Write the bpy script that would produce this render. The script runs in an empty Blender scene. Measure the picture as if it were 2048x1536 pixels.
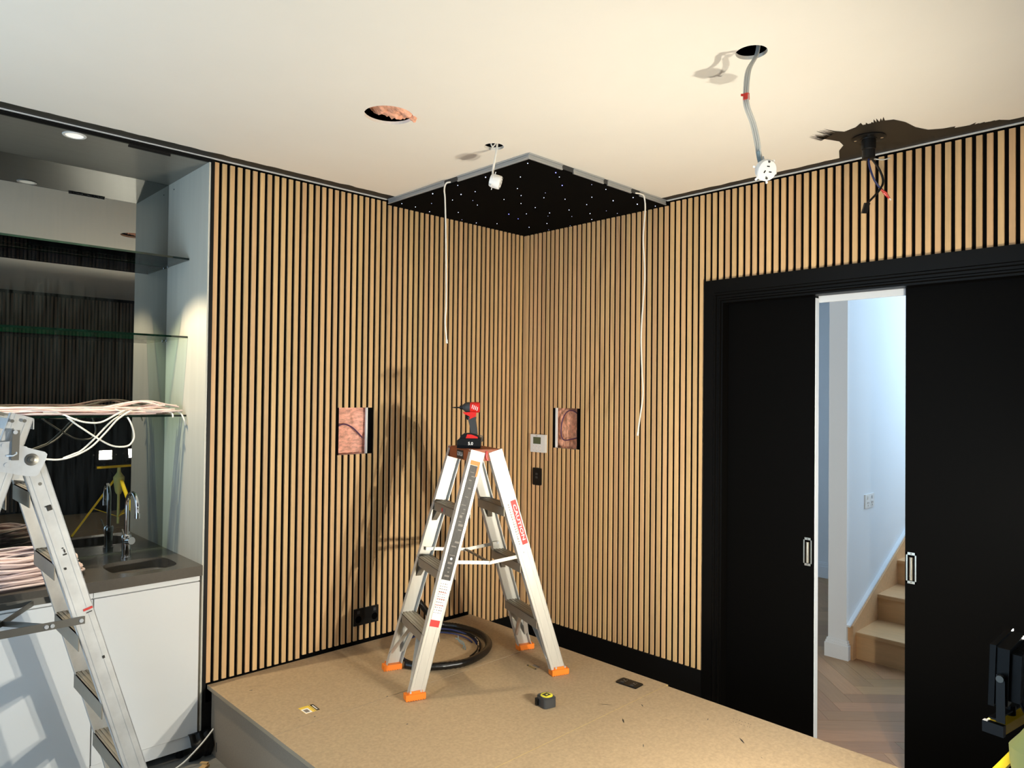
import bpy, math, random
from mathutils import Vector, Matrix, noise
from mathutils.geometry import tessellate_polygon
random.seed(7)
V = Vector
SC = bpy.context.scene
COL = SC.collection

# ------------------------------------------------------------------ camera, world, exposure
YAW, PITCH, ROLL, FPX = 0.80178415, 0.015622025, 0.011236635, 1434.97
_f = V((math.cos(YAW)*math.cos(PITCH), math.sin(YAW)*math.cos(PITCH), math.sin(PITCH)))
_r = V((math.sin(YAW), -math.cos(YAW), 0.0)); _u = _r.cross(_f)
_c, _s = math.cos(ROLL), math.sin(ROLL)
_r, _u = _c*_r+_s*_u, -_s*_r+_c*_u
cd = bpy.data.cameras.new('camera'); cam = bpy.data.objects.new('camera', cd); COL.objects.link(cam)
cd.sensor_width = 36.0; cd.lens = 36.0*FPX/2048.0; cd.clip_start = 0.05
cam.matrix_world = Matrix(((_r.x, _u.x, -_f.x, -3.6071), (_r.y, _u.y, -_f.y, -3.61345), (_r.z, _u.z, -_f.z, 1.79), (0, 0, 0, 1)))
SC.camera = cam

world = bpy.data.worlds.new('sky'); SC.world = world; world.use_nodes = True
bg = world.node_tree.nodes['Background']
bg.inputs['Color'].default_value = (0.56, 0.78, 1.0, 1.0)      # overcast daylight
bg.inputs['Strength'].default_value = 4.5
SC.view_settings.view_transform = 'Standard'; SC.view_settings.look = 'None'
SC.view_settings.gamma = 1.0; SC.view_settings.use_curve_mapping = False
SC.view_settings.exposure = 0.0
SC.cycles.max_bounces = 8; SC.cycles.diffuse_bounces = 4; SC.cycles.glossy_bounces = 4; SC.cycles.transmission_bounces = 4; SC.cycles.transparent_max_bounces = 12
SC.cycles.caustics_reflective = False; SC.cycles.caustics_refractive = False; SC.cycles.sample_clamp_indirect = 6.0
LAMP_POWER = 12600.0          # emission strength of the LED chips in the two flood lights
LAMP_PANEL = 130.0            # emission of the frosted panel round each chip
LAMP_COLOR = (1.0, 0.95, 0.82)
DOWNLIGHT_W = 130.0

def portal(name, loc, rot, sx, sy):
    l = bpy.data.lights.new(name, 'AREA'); l.shape = 'RECTANGLE'; l.size = sx; l.size_y = sy
    l.cycles.is_portal = True
    o = bpy.data.objects.new(name, l); COL.objects.link(o); o.location = loc; o.rotation_euler = rot
    return o
portal('daylight_portal', (-4.76, -1.3, 1.42), (0, -math.pi/2, 0), 2.66, 2.1)
portal('stair_fill_portal', (3.45, -3.17, 2.5), (math.pi/2, 0, 0), 2.5, 1.8)  # unseen opening added in the hall side wall to brighten the stair wall
portal('skylight_portal', (3.5, -2.4, 5.05), (0, 0, 0), 2.8, 1.4)
portal('hall_fill_portal', (1.7, 1.48, 1.65), (-math.pi/2, 0, 0), 1.4, 1.5)  # unseen opening at the hall end, sized to light the far hall wall

# ------------------------------------------------------------------ helpers
def S(r, g, b):
    def c(x):
        x /= 255.0
        return x/12.92 if x <= 0.04045 else ((x+0.055)/1.055)**2.4
    return (c(r), c(g), c(b), 1.0)

MATS = {}
def mat(name, col, rough=0.5, metal=0.0, spec=0.5, var=0.0, scale=20.0, stretch=(1, 1, 1), bump=0.0, rnd=0.0, rvar=0.0, emit=None, estr=0.0, coat=0.0):
    m = bpy.data.materials.new(name); m.use_nodes = True; nt = m.node_tree; N = nt.nodes; L = nt.links
    b = N['Principled BSDF']
    b.inputs['Base Color'].default_value = col; b.inputs['Roughness'].default_value = rough
    b.inputs['Metallic'].default_value = metal; b.inputs['Specular IOR Level'].default_value = spec
    b.inputs['Coat Weight'].default_value = coat
    if emit:
        b.inputs['Emission Color'].default_value = (*emit[:3], 1); b.inputs['Emission Strength'].default_value = estr
    if var or bump or rnd or rvar:
        tc = N.new('ShaderNodeTexCoord'); mp = N.new('ShaderNodeMapping'); mp.inputs['Scale'].default_value = stretch
        L.new(tc.outputs['Object'], mp.inputs['Vector'])
        oi = N.new('ShaderNodeObjectInfo')
        if rnd:
            cb = N.new('ShaderNodeVectorMath'); cb.operation = 'SCALE'
            cx = N.new('ShaderNodeCombineXYZ'); L.new(oi.outputs['Random'], cx.inputs[0]); L.new(oi.outputs['Random'], cx.inputs[1]); L.new(oi.outputs['Random'], cx.inputs[2])
            L.new(cx.outputs[0], cb.inputs[0]); cb.inputs['Scale'].default_value = 37.0
            L.new(cb.outputs[0], mp.inputs['Location'])
        nz = N.new('ShaderNodeTexNoise'); nz.inputs['Scale'].default_value = scale; nz.inputs['Detail'].default_value = 6.0; nz.inputs['Roughness'].default_value = 0.6
        L.new(mp.outputs[0], nz.inputs['Vector'])
        hsv = N.new('ShaderNodeHueSaturation'); hsv.inputs['Color'].default_value = col
        mr = N.new('ShaderNodeMapRange'); mr.inputs['From Min'].default_value = 0.3; mr.inputs['From Max'].default_value = 0.7
        mr.inputs['To Min'].default_value = 1-var; mr.inputs['To Max'].default_value = 1+var
        L.new(nz.outputs['Fac'], mr.inputs['Value'])
        last = mr.outputs[0]
        if rnd:
            m2 = N.new('ShaderNodeMapRange'); m2.inputs['To Min'].default_value = 1-rnd; m2.inputs['To Max'].default_value = 1+rnd
            L.new(oi.outputs['Random'], m2.inputs['Value'])
            mu = N.new('ShaderNodeMath'); mu.operation = 'MULTIPLY'; L.new(last, mu.inputs[0]); L.new(m2.outputs[0], mu.inputs[1]); last = mu.outputs[0]
            m3 = N.new('ShaderNodeMapRange'); m3.inputs['To Min'].default_value = 0.5-rnd*0.05; m3.inputs['To Max'].default_value = 0.5+rnd*0.05
            fr = N.new('ShaderNodeMath'); fr.operation = 'MULTIPLY'; fr.inputs[1].default_value = 7.31; L.new(oi.outputs['Random'], fr.inputs[0])
            fc = N.new('ShaderNodeMath'); fc.operation = 'FRACT'; L.new(fr.outputs[0], fc.inputs[0])
            L.new(fc.outputs[0], m3.inputs['Value']); L.new(m3.outputs[0], hsv.inputs['Hue'])
        L.new(last, hsv.inputs['Value']); L.new(hsv.outputs[0], b.inputs['Base Color'])
        if bump:
            bp = N.new('ShaderNodeBump'); bp.inputs['Strength'].default_value = bump; bp.inputs['Distance'].default_value = 0.004
            L.new(nz.outputs['Fac'], bp.inputs['Height']); L.new(bp.outputs[0], b.inputs['Normal'])
        if rvar:
            mr2 = N.new('ShaderNodeMapRange'); mr2.inputs['To Min'].default_value = max(0.02, rough-rvar); mr2.inputs['To Max'].default_value = rough+rvar
            L.new(nz.outputs['Fac'], mr2.inputs['Value']); L.new(mr2.outputs[0], b.inputs['Roughness'])
    MATS[name] = m
    return m

mat('oak_slat', S(212, 172, 122), 0.55, var=0.10, scale=6, stretch=(14, 14, 0.6), rnd=0.10)
mat('back_slat', S(104, 82, 62), 0.6, var=0.10, scale=6, stretch=(14, 14, 0.6), rnd=0.10)  # darker version of the slat colour, used on the back wall
mat('felt', S(8, 7, 6), 0.95, spec=0.05)
mat('black_trim', S(10, 9, 8), 0.30, spec=0.12)
mat('black_paint', S(11, 10, 9), 0.5, spec=0.2)
mat('black_satin', S(8, 7, 6), 0.45, spec=0.03)
mat('black_plastic', S(13, 13, 13), 0.42, spec=0.28)
mat('dark_grey_plastic', S(50, 51, 52), 0.5)
mat('band_paint', S(34, 29, 22), 0.55, var=0.15, scale=12)
mat('ceiling_white', S(236, 228, 214), 0.85, spec=0.2, var=0.015, scale=2.0)
mat('plaster_edge', S(238, 236, 232), 0.9)
mat('white_wall', S(226, 228, 230), 0.85, spec=0.2)
mat('side_wall', S(128, 126, 122), 0.9)
mat('white_gloss', S(226, 226, 224), 0.28, spec=0.45)
mat('white_plastic', S(232, 230, 226), 0.4)
mat('panel_grey', S(208, 202, 186), 0.45, var=0.05, scale=3, stretch=(1, 6, 0.4))
mat('soffit_grey', S(132, 128, 118), 0.30, metal=0.3, var=0.06, scale=4, stretch=(0.5, 8, 1))
mat('stone_top', S(78, 73, 66), 0.22, var=0.06, scale=60)
def mirror_mat():
    m = bpy.data.materials.new('mirror_grey'); m.use_nodes = True; nt = m.node_tree; N = nt.nodes; L = nt.links
    N.remove(N['Principled BSDF']); out = N['Material Output']
    g = N.new('ShaderNodeBsdfGlossy'); g.inputs['Roughness'].default_value = 0.0; g.inputs['Color'].default_value = S(150, 152, 149)
    d = N.new('ShaderNodeBsdfDiffuse'); d.inputs['Color'].default_value = S(190, 196, 204)
    tc = N.new('ShaderNodeTexCoord'); mp = N.new('ShaderNodeMapping'); mp.inputs['Scale'].default_value = (9, 1, 0.7); L.new(tc.outputs['Object'], mp.inputs['Vector'])
    nz = N.new('ShaderNodeTexNoise'); nz.inputs['Scale'].default_value = 6.0; nz.inputs['Detail'].default_value = 7.0; L.new(mp.outputs[0], nz.inputs['Vector'])
    mr = N.new('ShaderNodeMapRange'); mr.inputs['From Min'].default_value = 0.35; mr.inputs['From Max'].default_value = 0.75; mr.inputs['To Min'].default_value = 0.002; mr.inputs['To Max'].default_value = 0.022
    L.new(nz.outputs['Fac'], mr.inputs['Value'])
    mx = N.new('ShaderNodeMixShader'); L.new(mr.outputs[0], mx.inputs[0]); L.new(g.outputs[0], mx.inputs[1]); L.new(d.outputs[0], mx.inputs[2])
    L.new(mx.outputs[0], out.inputs['Surface']); MATS['mirror_grey'] = m
mirror_mat()
mat('concrete', S(128, 124, 116), 0.9, var=0.2, scale=9, bump=0.15)
mat('particleboard', S(166, 142, 110), 0.8, var=0.15, scale=75, bump=0.06)
mat('particle_edge', S(150, 132, 108), 0.9, var=0.15, scale=250)
mat('riser_board', S(136, 119, 100), 0.85, var=0.08, scale=150)
mat('aluminium', S(200, 196, 186), 0.42, metal=0.45, var=0.04, scale=8, stretch=(6, 6, 0.5))
mat('old_aluminium', S(196, 196, 194), 0.42, metal=0.5, var=0.10, scale=14, rvar=0.12)
mat('aluminium_shaded', S(150, 140, 124), 0.45, metal=0.55, var=0.06, scale=10)  # darker aluminium for ladder steps and braces, their shade put into the colour
mat('zinc', S(200, 203, 206), 0.35, metal=0.55, var=0.06, scale=30)
mat('steel_dark', S(120, 118, 112), 0.35, metal=0.8)
mat('channel_alu', S(176, 178, 178), 0.4, metal=0.4)
mat('line_white', S(215, 213, 208), 0.5)
mat('chrome', S(205, 206, 208), 0.06, metal=1.0)
mat('stainless', S(206, 200, 190), 0.34, metal=0.8)
mat('nickel', S(190, 184, 170), 0.25, metal=0.9)
mat('cap_orange', S(150, 74, 36), 0.55)
mat('foot_orange', S(238, 124, 30), 0.5)
mat('label_black', S(28, 26, 24), 0.5)
mat('label_worn', S(46, 43, 39), 0.5, metal=0.3, var=0.5, scale=120, stretch=(1, 1, 0.3))
mat('label_white', S(240, 236, 228), 0.5)
mat('label_red', S(206, 48, 40), 0.5)
mat('label_yellow', S(232, 196, 70), 0.5)
mat('print_grey', S(120, 112, 104), 0.6)
mat('print_red', S(200, 110, 96), 0.6)
mat('tool_red', S(206, 34, 28), 0.4)
mat('tape_yellow', S(226, 214, 60), 0.4)
mat('work_yellow', S(232, 200, 28), 0.45)
mat('hose_black', S(14, 14, 14), 0.22, var=0.2, scale=60, bump=0.6)
mat('wire_blue', S(26, 38, 84), 0.4)
mat('wire_red', S(196, 46, 36), 0.4)
mat('wire_grey', S(186, 184, 176), 0.5)
mat('wire_teal', S(110, 128, 134), 0.5)
mat('cable_pink', S(226, 200, 192), 0.55, var=0.06, scale=5, rnd=0.12)
mat('cable_white', S(232, 226, 214), 0.5)
mat('insulation', S(236, 176, 156), 0.95, spec=0.05, var=0.40, scale=26, bump=1.0, stretch=(1, 1, 2.2))
mat('insulation_dark', S(226, 166, 136), 0.95, spec=0.05, var=0.45, scale=26, bump=1.0, stretch=(1, 2.2, 1))
mat('cable_purple', S(86, 52, 84), 0.5)
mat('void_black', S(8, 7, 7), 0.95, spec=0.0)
mat('lcd', S(86, 96, 70), 0.25)
mat('oak_floor', S(164, 126, 90), 0.42, var=0.10, scale=5, stretch=(1.2, 16, 4), rnd=0.16)
mat('oak_stair', S(212, 170, 124), 0.45, var=0.08, scale=4, stretch=(10, 0.8, 10), rnd=0.06)
mat('timber_scrap', S(196, 158, 104), 0.8, var=0.1, scale=40)
mat('star_glow', (0.5, 0.6, 1, 1), 0.5, emit=(0.62, 0.70, 1.0), estr=7.0)
mat('star_blue', (0.3, 0.3, 1, 1), 0.5, emit=(0.18, 0.20, 1.0), estr=8.0)
mat('star_dim', (0.4, 0.45, 0.8, 1), 0.5, emit=(0.55, 0.6, 0.95), estr=1.6)
mat('lamp_face', (1, 1, 1, 1), 0.5, emit=LAMP_COLOR, estr=LAMP_PANEL)
mat('led_chip', (1, 1, 1, 1), 0.5, emit=LAMP_COLOR, estr=LAMP_POWER)
mat('lamp_lens', (1, 0.97, 0.9, 1), 0.3, emit=(1.0, 0.93, 0.78), estr=0.6)
mat('tripod_pale', S(196, 204, 130), 0.5)

for _n in ('star_glow', 'star_blue', 'star_dim', 'lamp_lens', 'lamp_face'): MATS[_n].cycles.emission_sampling = 'NONE' if _n != 'lamp_face' else 'AUTO'
def glass_mat():
    m = bpy.data.materials.new('clear_glass'); m.use_nodes = True; nt = m.node_tree; N = nt.nodes; L = nt.links
    N.remove(N['Principled BSDF']); out = N['Material Output']
    t = N.new('ShaderNodeBsdfTransparent'); t.inputs['Color'].default_value = (0.86, 0.95, 0.91, 1)
    g = N.new('ShaderNodeBsdfGlossy'); g.inputs['Roughness'].default_value = 0.0
    fr = N.new('ShaderNodeFresnel'); fr.inputs['IOR'].default_value = 1.5
    mx = N.new('ShaderNodeMixShader'); L.new(fr.outputs[0], mx.inputs[0]); L.new(t.outputs[0], mx.inputs[1]); L.new(g.outputs[0], mx.inputs[2])
    L.new(mx.outputs[0], out.inputs['Surface']); MATS['clear_glass'] = m
glass_mat()
mat('glass_edge_dark', S(8, 26, 19), 0.06, var=0.6, scale=30)
mat('glass_edge', S(14, 60, 44), 0.08, var=0.6, scale=30, stretch=(1, 1, 1))

class MB:
    """collects geometry in world coordinates; .M transforms everything added while it is set"""
    def __init__(s): s.v = []; s.f = []; s.mi = []; s.cur = 0; s.M = None
    def add(s, vs, fs):
        n = len(s.v)
        for p in vs:
            p = V(p); s.v.append(s.M @ p if s.M else p)
        for f in fs: s.f.append(tuple(i+n for i in f)); s.mi.append(s.cur)
        return s
    def box(s, x0, x1, y0, y1, z0, z1):
        return s.add([(x0, y0, z0), (x1, y0, z0), (x1, y1, z0), (x0, y1, z0), (x0, y0, z1), (x1, y0, z1), (x1, y1, z1), (x0, y1, z1)],
                     [(0, 3, 2, 1), (4, 5, 6, 7), (0, 1, 5, 4), (1, 2, 6, 5), (2, 3, 7, 6), (3, 0, 4, 7)])
    def ob(s, c, ax, ay, az, hx, hy, hz):
        c, ax, ay, az = V(c), V(ax).normalized(), V(ay).normalized(), V(az).normalized(); vs = []
        for k in (-1, 1):
            for a, b in ((-1, -1), (1, -1), (1, 1), (-1, 1)): vs.append(c+ax*hx*a+ay*hy*b+az*hz*k)
        return s.add(vs, [(0, 3, 2, 1), (4, 5, 6, 7), (0, 1, 5, 4), (1, 2, 6, 5), (2, 3, 7, 6), (3, 0, 4, 7)])
    def rbox(s, x0, x1, y0, y1, z0, z1, r, n=3):
        """box with rounded vertical edges"""
        pts = []
        for cx, cy, a0 in ((x1-r, y1-r, 0), (x0+r, y1-r, 90), (x0+r, y0+r, 180), (x1-r, y0+r, 270)):
            for i in range(n+1):
                a = math.radians(a0+90*i/n); pts.append(V((cx+r*math.cos(a), cy+r*math.sin(a), z0)))
        return s.extrude(pts, V((0, 0, z1-z0)))
    def extrude(s, pts, d):
        n = len(pts); vs = [V(p) for p in pts]+[V(p)+V(d) for p in pts]
        fs = [tuple(range(n-1, -1, -1)), tuple(range(n, 2*n))]+[(i, (i+1) % n, n+(i+1) % n, n+i) for i in range(n)]
        return s.add(vs, fs)
    def cyl(s, p0, p1, r0, r1=None, n=16, cap=True):
        p0, p1 = V(p0), V(p1); r1 = r0 if r1 is None else r1; d = (p1-p0).normalized()
        a = d.orthogonal().normalized(); b = d.cross(a); vs = []
        for p, r in ((p0, r0), (p1, r1)):
            for i in range(n):
                t = 2*math.pi*i/n; vs.append(p+(a*math.cos(t)+b*math.sin(t))*r)
        fs = [(i, (i+1) % n, n+(i+1) % n, n+i) for i in range(n)]
        if cap: fs += [tuple(range(n-1, -1, -1)), tuple(range(n, 2*n))]
        return s.add(vs, fs)
    def tube(s, pts, r, n=8, closed=False, rf=None):
        pts = [V(p) for p in pts]; m = len(pts); vs = []; fs = []
        up = None
        for i, p in enumerate(pts):
            if closed: d = pts[(i+1) % m]-pts[i-1]
            else: d = pts[min(i+1, m-1)]-pts[max(i-1, 0)]
            d.normalize()
            if up is None: a = d.orthogonal().normalized()
            else:
                a = up-d*up.dot(d); a = a.normalized() if a.length > 1e-6 else d.orthogonal().normalized()
            up = a; b = d.cross(a); rr = r*(rf(i/(m-1)) if rf else 1)
            for k in range(n):
                t = 2*math.pi*k/n; vs.append(p+(a*math.cos(t)+b*math.sin(t))*rr)
        for i in range(m if closed else m-1):
            j = (i+1) % m
            for k in range(n): fs.append((i*n+k, i*n+(k+1) % n, j*n+(k+1) % n, j*n+k))
        if not closed: fs += [tuple(range(n-1, -1, -1)), tuple(range((m-1)*n, m*n))]
        return s.add(vs, fs)
    def lathe(s, prof, c, axis=(0, 0, 1), n=24, caps=True):
        c = V(c); ax = V(axis).normalized(); a = ax.orthogonal().normalized(); b = ax.cross(a); vs = []; fs = []; m = len(prof)
        for r, h in prof:
            for i in range(n):
                t = 2*math.pi*i/n; vs.append(c+ax*h+(a*math.cos(t)+b*math.sin(t))*max(r, 1e-5))
        for j in range(m-1):
            for i in range(n): fs.append((j*n+i, j*n+(i+1) % n, (j+1)*n+(i+1) % n, (j+1)*n+i))
        if caps: fs += [tuple(range(n-1, -1, -1)), tuple(range((m-1)*n, m*n))]
        return s.add(vs, fs)
    def sph(s, c, r, nu=10, nv=6):
        return s.lathe([(r*math.sin(math.pi*i/nv), -r*math.cos(math.pi*i/nv)) for i in range(nv+1)], c, n=nu)
    def plate(s, outer, holes, z0, z1):
        """flat plate in the xy plane with through holes"""
        loops = [[V((x, y, 0)) for x, y in lp] for lp in [outer]+holes]
        tris = tessellate_polygon(loops); flat = [p for lp in loops for p in lp]; n = len(flat)
        vs = [V((p.x, p.y, z0)) for p in flat]+[V((p.x, p.y, z1)) for p in flat]; fs = []
        for a, b, c in tris:
            k = (flat[b]-flat[a]).cross(flat[c]-flat[a]).z
            if k < 0: b, c = c, b
            fs.append((c, b, a)); fs.append((a+n, b+n, c+n))
        o = 0
        for li, lp in enumerate(loops):
            m = len(lp)
            for i in range(m):
                p, q = o+i, o+(i+1) % m; fs.append((p, q, q+n, p+n) if li == 0 else (q, p, p+n, q+n))
            o += m
        return s.add(vs, fs)

def mk(name, mb, mats, parent=None, smooth=False, label=None, cat=None, group=None, kind=None, me=None):
    mats = [mats] if isinstance(mats, str) else mats
    if me is None:
        if parent is not None: base = V(parent['_o']) if '_o' in parent else V((0, 0, 0))
        else:
            lo = V([min(p[i] for p in mb.v) for i in range(3)]); hi = V([max(p[i] for p in mb.v) for i in range(3)])
            base = V(((lo.x+hi.x)/2, (lo.y+hi.y)/2, lo.z))
        me = bpy.data.meshes.new(name); me.from_pydata([p-base for p in mb.v], [], mb.f); me.validate()
        for m in mats: me.materials.append(MATS[m])
        if len(mats) > 1:
            for p, i in zip(me.polygons, mb.mi): p.material_index = i
        if smooth:
            me.polygons.foreach_set('use_smooth', [True]*len(me.polygons))
            try: me.set_sharp_from_angle(angle=math.radians(35))
            except Exception: pass
        me.update()
    else: base = V((0, 0, 0))
    o = bpy.data.objects.new(name, me); COL.objects.link(o)
    if parent is not None: o.parent = parent; o['_o'] = parent['_o']
    else: o.location = base; o['_o'] = tuple(base)
    return tag(o, label, cat, group, kind)
def tag(o, label=None, cat=None, group=None, kind=None):
    for k, x in (('label', label), ('category', cat), ('group', group), ('kind', kind)):
        if x: o[k] = x
    return o
def thing(name, loc, label=None, cat=None, group=None, kind=None):
    o = bpy.data.objects.new(name, None); COL.objects.link(o); o.empty_display_size = 0.05
    o.location = loc; o['_o'] = tuple(loc); return tag(o, label, cat, group, kind)
def spl(pts, k=6):
    """Catmull-Rom curve through the points"""
    P = [V(p) for p in pts]; out = []
    for i in range(len(P)-1):
        a, b, c, d = P[max(i-1, 0)], P[i], P[i+1], P[min(i+2, len(P)-1)]
        for j in range(k):
            t = j/k; out.append(0.5*((2*b)+(c-a)*t+(2*a-5*b+4*c-d)*t*t+(3*b-a-3*c+d)*t**3))
    return out+[P[-1]]
def circle(cx, cy, r, n=28): return [(cx+r*math.cos(2*math.pi*i/n), cy+r*math.sin(2*math.pi*i/n)) for i in range(n)]
def text(mb, s, h, c, ux, uy, lift=0.0004, bold=0.0, width=None):
    """flat lettering centred on c, reading along ux with letter height h towards uy"""
    cu = bpy.data.curves.new('t', 'FONT'); cu.body = s; cu.size = 1.0; cu.align_x = 'CENTER'; cu.align_y = 'CENTER'; cu.offset = bold; cu.resolution_u = 2
    o = bpy.data.objects.new('t', cu); COL.objects.link(o); bpy.context.view_layer.update()
    me = bpy.data.meshes.new_from_object(o.evaluated_get(bpy.context.evaluated_depsgraph_get()))
    xs = [v.co.x for v in me.vertices]; ys = [v.co.y for v in me.vertices]
    sy = h/(max(ys)-min(ys)); sx = width/(max(xs)-min(xs)) if width else sy; my = (max(ys)+min(ys))/2; mx = (max(xs)+min(xs))/2
    ux, uy = V(ux).normalized(), V(uy).normalized(); nn = ux.cross(uy)
    mb.add([V(c)+ux*(v.co.x-mx)*sx+uy*(v.co.y-my)*sy+nn*lift for v in me.vertices], [tuple(p.vertices) for p in me.polygons])
    bpy.data.objects.remove(o); bpy.data.meshes.remove(me); bpy.data.curves.remove(cu)
def lumpy(mb, x0, x1, z0, z1, fn, nx=22, nz=28):
    """grid sheet: fn(a, b) -> point"""
    vs = [fn(x0+(x1-x0)*i/nx, z0+(z1-z0)*j/nz) for j in range(nz+1) for i in range(nx+1)]
    mb.add(vs, [(j*(nx+1)+i, j*(nx+1)+i+1, (j+1)*(nx+1)+i+1, (j+1)*(nx+1)+i) for j in range(nz) for i in range(nx)])

CEIL = 2.958; DECK = 0.338; HALL = 0.04

# ------------------------------------------------------------------ the shell
mk('floor', MB().box(-4.8, 0.05, -5.45, 0.7, -0.12, 0.0), 'concrete', kind='structure')

# ceiling with three cut holes
holes = [circle(-1.907, -1.095, 0.102, 36), circle(-1.342, -1.133, 0.047), circle(-1.359, -2.437, 0.052)]
cl = mk('ceiling', MB().plate([(-4.8, -5.45), (0.14, -5.45), (0.14, 0.12), (-2.2, 0.12), (-2.2, -0.001), (-4.8, -0.001)], [h[::-1] for h in holes], CEIL, CEIL+0.013), ['ceiling_white'], kind='structure')
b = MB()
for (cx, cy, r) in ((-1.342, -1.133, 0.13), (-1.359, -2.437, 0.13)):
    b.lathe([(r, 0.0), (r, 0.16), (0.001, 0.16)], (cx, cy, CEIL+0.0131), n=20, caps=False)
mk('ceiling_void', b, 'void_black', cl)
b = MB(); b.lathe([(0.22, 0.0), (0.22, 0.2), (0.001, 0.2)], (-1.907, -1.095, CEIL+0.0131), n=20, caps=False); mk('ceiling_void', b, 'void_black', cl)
def jag(n, lo, hi, amp, seed):
    return [(lo+(hi-lo)*i/n, amp*(noise.noise(V((i*0.35, seed, 0)))+0.5*noise.noise(V((i*1.7, seed, 3))))) for i in range(n+1)]
zb = CEIL-0.0006
b = MB(); e = jag(140, -4.695, -1.16, 0.010, 1.0)
b.plate([(x, -0.084+d) for x, d in e]+[(-1.16, 0.0), (-4.695, 0.0)], [], zb, zb+0.0005)
mk('paint_band', b, 'band_paint', cl, label='dark painted strip along the ceiling edge')
b = MB(); e = jag(90, -1.19, -3.9, 0.009, 5.0)
b.plate([(-0.066+d, y) for y, d in e]+[(0.0, -3.9), (0.0, -1.19)], [], zb, zb+0.0005)
mk('paint_band', b, 'band_paint', cl, label='dark painted strip along the ceiling edge')
# brushed black patch around the ceiling mount
rr = random.Random(3)
def brush(p0, p1, n, w, amp):
    """ragged brush edge from p0 to p1: teeth of length up to amp along the outward normal"""
    p0, p1 = V((*p0, 0)), V((*p1, 0)); d = p1-p0; nn = V((d.y, -d.x, 0)).normalized(); out = []
    for i in range(n):
        out.append(p0+d*((i+0.15)/n)+nn*(amp*rr.uniform(0.4, 1.0))); out.append(p0+d*((i+0.6)/n)+nn*(amp*rr.uniform(0, 0.35)))
    return out
pl = [V((-0.05, -2.215, 0)), V((-0.175, -2.262, 0)), V((-0.19, -2.272, 0)), V((-0.235, -2.305, 0)), V((-0.30, -2.312, 0)), V((-0.345, -2.292, 0))]
for i in range(9):       # ragged brush end pointing away from the wall
    t = i/8; q = V((-0.355-0.055*t, -2.275-0.075*t, 0)); pl.append(q+V((-0.105, 0.030, 0))*rr.uniform(0.55, 1.0)); pl.append(q+V((-0.006, -0.006, 0))+V((-0.105, 0.030, 0))*rr.uniform(0.0, 0.3))
pl += [V((-0.405, -2.375, 0)), V((-0.425, -2.43, 0))]
for i in range(9): t = i/8; q = V((-0.43+0.01*t, -2.455-0.085*t, 0)); pl.append(q+V((-0.05, -0.015+rr.uniform(-0.012, 0.012), 0))*rr.random()**1.6); pl.append(q+V((0.002, -0.005, 0)))
pl += [V((-0.405, -2.575, 0)), V((-0.34, -2.60, 0)), V((-0.25, -2.612, 0)), V((-0.18, -2.64, 0)), V((-0.15, -2.69, 0))]
for i in range(10): t = i/9; q = V((-0.125+0.03*t, -2.72-0.16*t, 0)); pl.append(q+V((-0.022, -0.018, 0))*rr.random()**1.5); pl.append(q+V((0.0, -0.006, 0)))
pl += [V((-0.05, -2.93, 0))]
zp = CEIL-0.0012
b = MB(); b.plate([(p.x, p.y) for p in pl], [], zp, zp+0.0005)
for i in range(26):      # stray bristle marks
    t = rr.random(); q = V((-0.36-0.05*t, -2.25-0.08*t, zp)); l = rr.uniform(0.03, 0.10); w = rr.uniform(0.001, 0.003)
    dx, dy = -0.86*l, 0.30*l
    b.add([q+V((0, -w, 0)), q+V((dx, dy, 0)), q+V((0, w, 0)), q+V((0, -w, 0.0004)), q+V((dx, dy, 0.0004)), q+V((0, w, 0.0004))], [(0, 1, 2), (5, 4, 3)])
mk('paint_patch', b, 'band_paint', cl, label='black brushed paint patch with ragged edges')

# walls
def ring_wall(mb, axis, a0, a1, z0, z1, h, d0, d1):
    """wall slab with rectangular hole h=(a0,a1,z0,z1); axis 'x' runs along x"""
    for (p, q, r, s_) in ((a0, h[0], z0, z1), (h[1], a1, z0, z1), (h[0], h[1], z0, h[2]), (h[0], h[1], h[3], z1)):
        if axis == 'x': mb.box(p, q, d0, d1, r, s_)
        else: mb.box(d0, d1, p, q, r, s_)
HL = (-1.470, -1.272, 1.438, 1.708)      # cut-out in the left wall (x0, x1, z0, z1)
HR = (-0.498, -0.297, 1.436, 1.707)      # cut-out in the right wall (y0, y1, z0, z1)
b = MB(); ring_wall(b, 'x', -2.2, 0.14, 0, CEIL, HL, 0.010, 0.020)
b.cur = 1; ring_wall(b, 'x', -2.2, 0.14, 0, CEIL, (HL[0], HL[1]-0.010, HL[2], HL[3]), 0.020, 0.034)
b.cur = 2; b.box(-2.2, 0.14, 0.13, 0.16, 0, CEIL); b.box(-2.2, -1.75, 0.034, 0.13, 0, CEIL); b.box(-1.0, 0.14, 0.034, 0.13, 0, CEIL)
wl = mk('wall_left', b, ['felt', 'plaster_edge', 'void_black'], kind='structure')
b = MB(); ring_wall(b, 'y', -1.44, 0.010, 0, CEIL, HR, 0.010, 0.018)
b.cur = 1; ring_wall(b, 'y', -1.56, 0.020, 0, CEIL, (HR[0], HR[1]-0.010, HR[2], HR[3]), 0.018, 0.034)
b.cur = 0; b.box(0.010, 0.018, -3.7, -1.44, 2.40, CEIL)
b.box(0.018, 0.089, -3.46, -1.56, 2.322, CEIL); b.cur = 2; b.box(0.089, 0.14, -3.46, -1.56, 2.322, CEIL)
b.box(0.105, 0.14, -1.56, 0.12, 0, CEIL); b.box(0.104, 0.105, -1.56, 0.0, 0, CEIL)
b.box(0.01, 0.034, -5.45, -3.46, 0, CEIL); b.box(0.105, 0.14, -5.45, -3.46, 0, CEIL)
wr = mk('wall_right', b, ['felt', 'plaster_edge', 'white_wall'], kind='structure')
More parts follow.
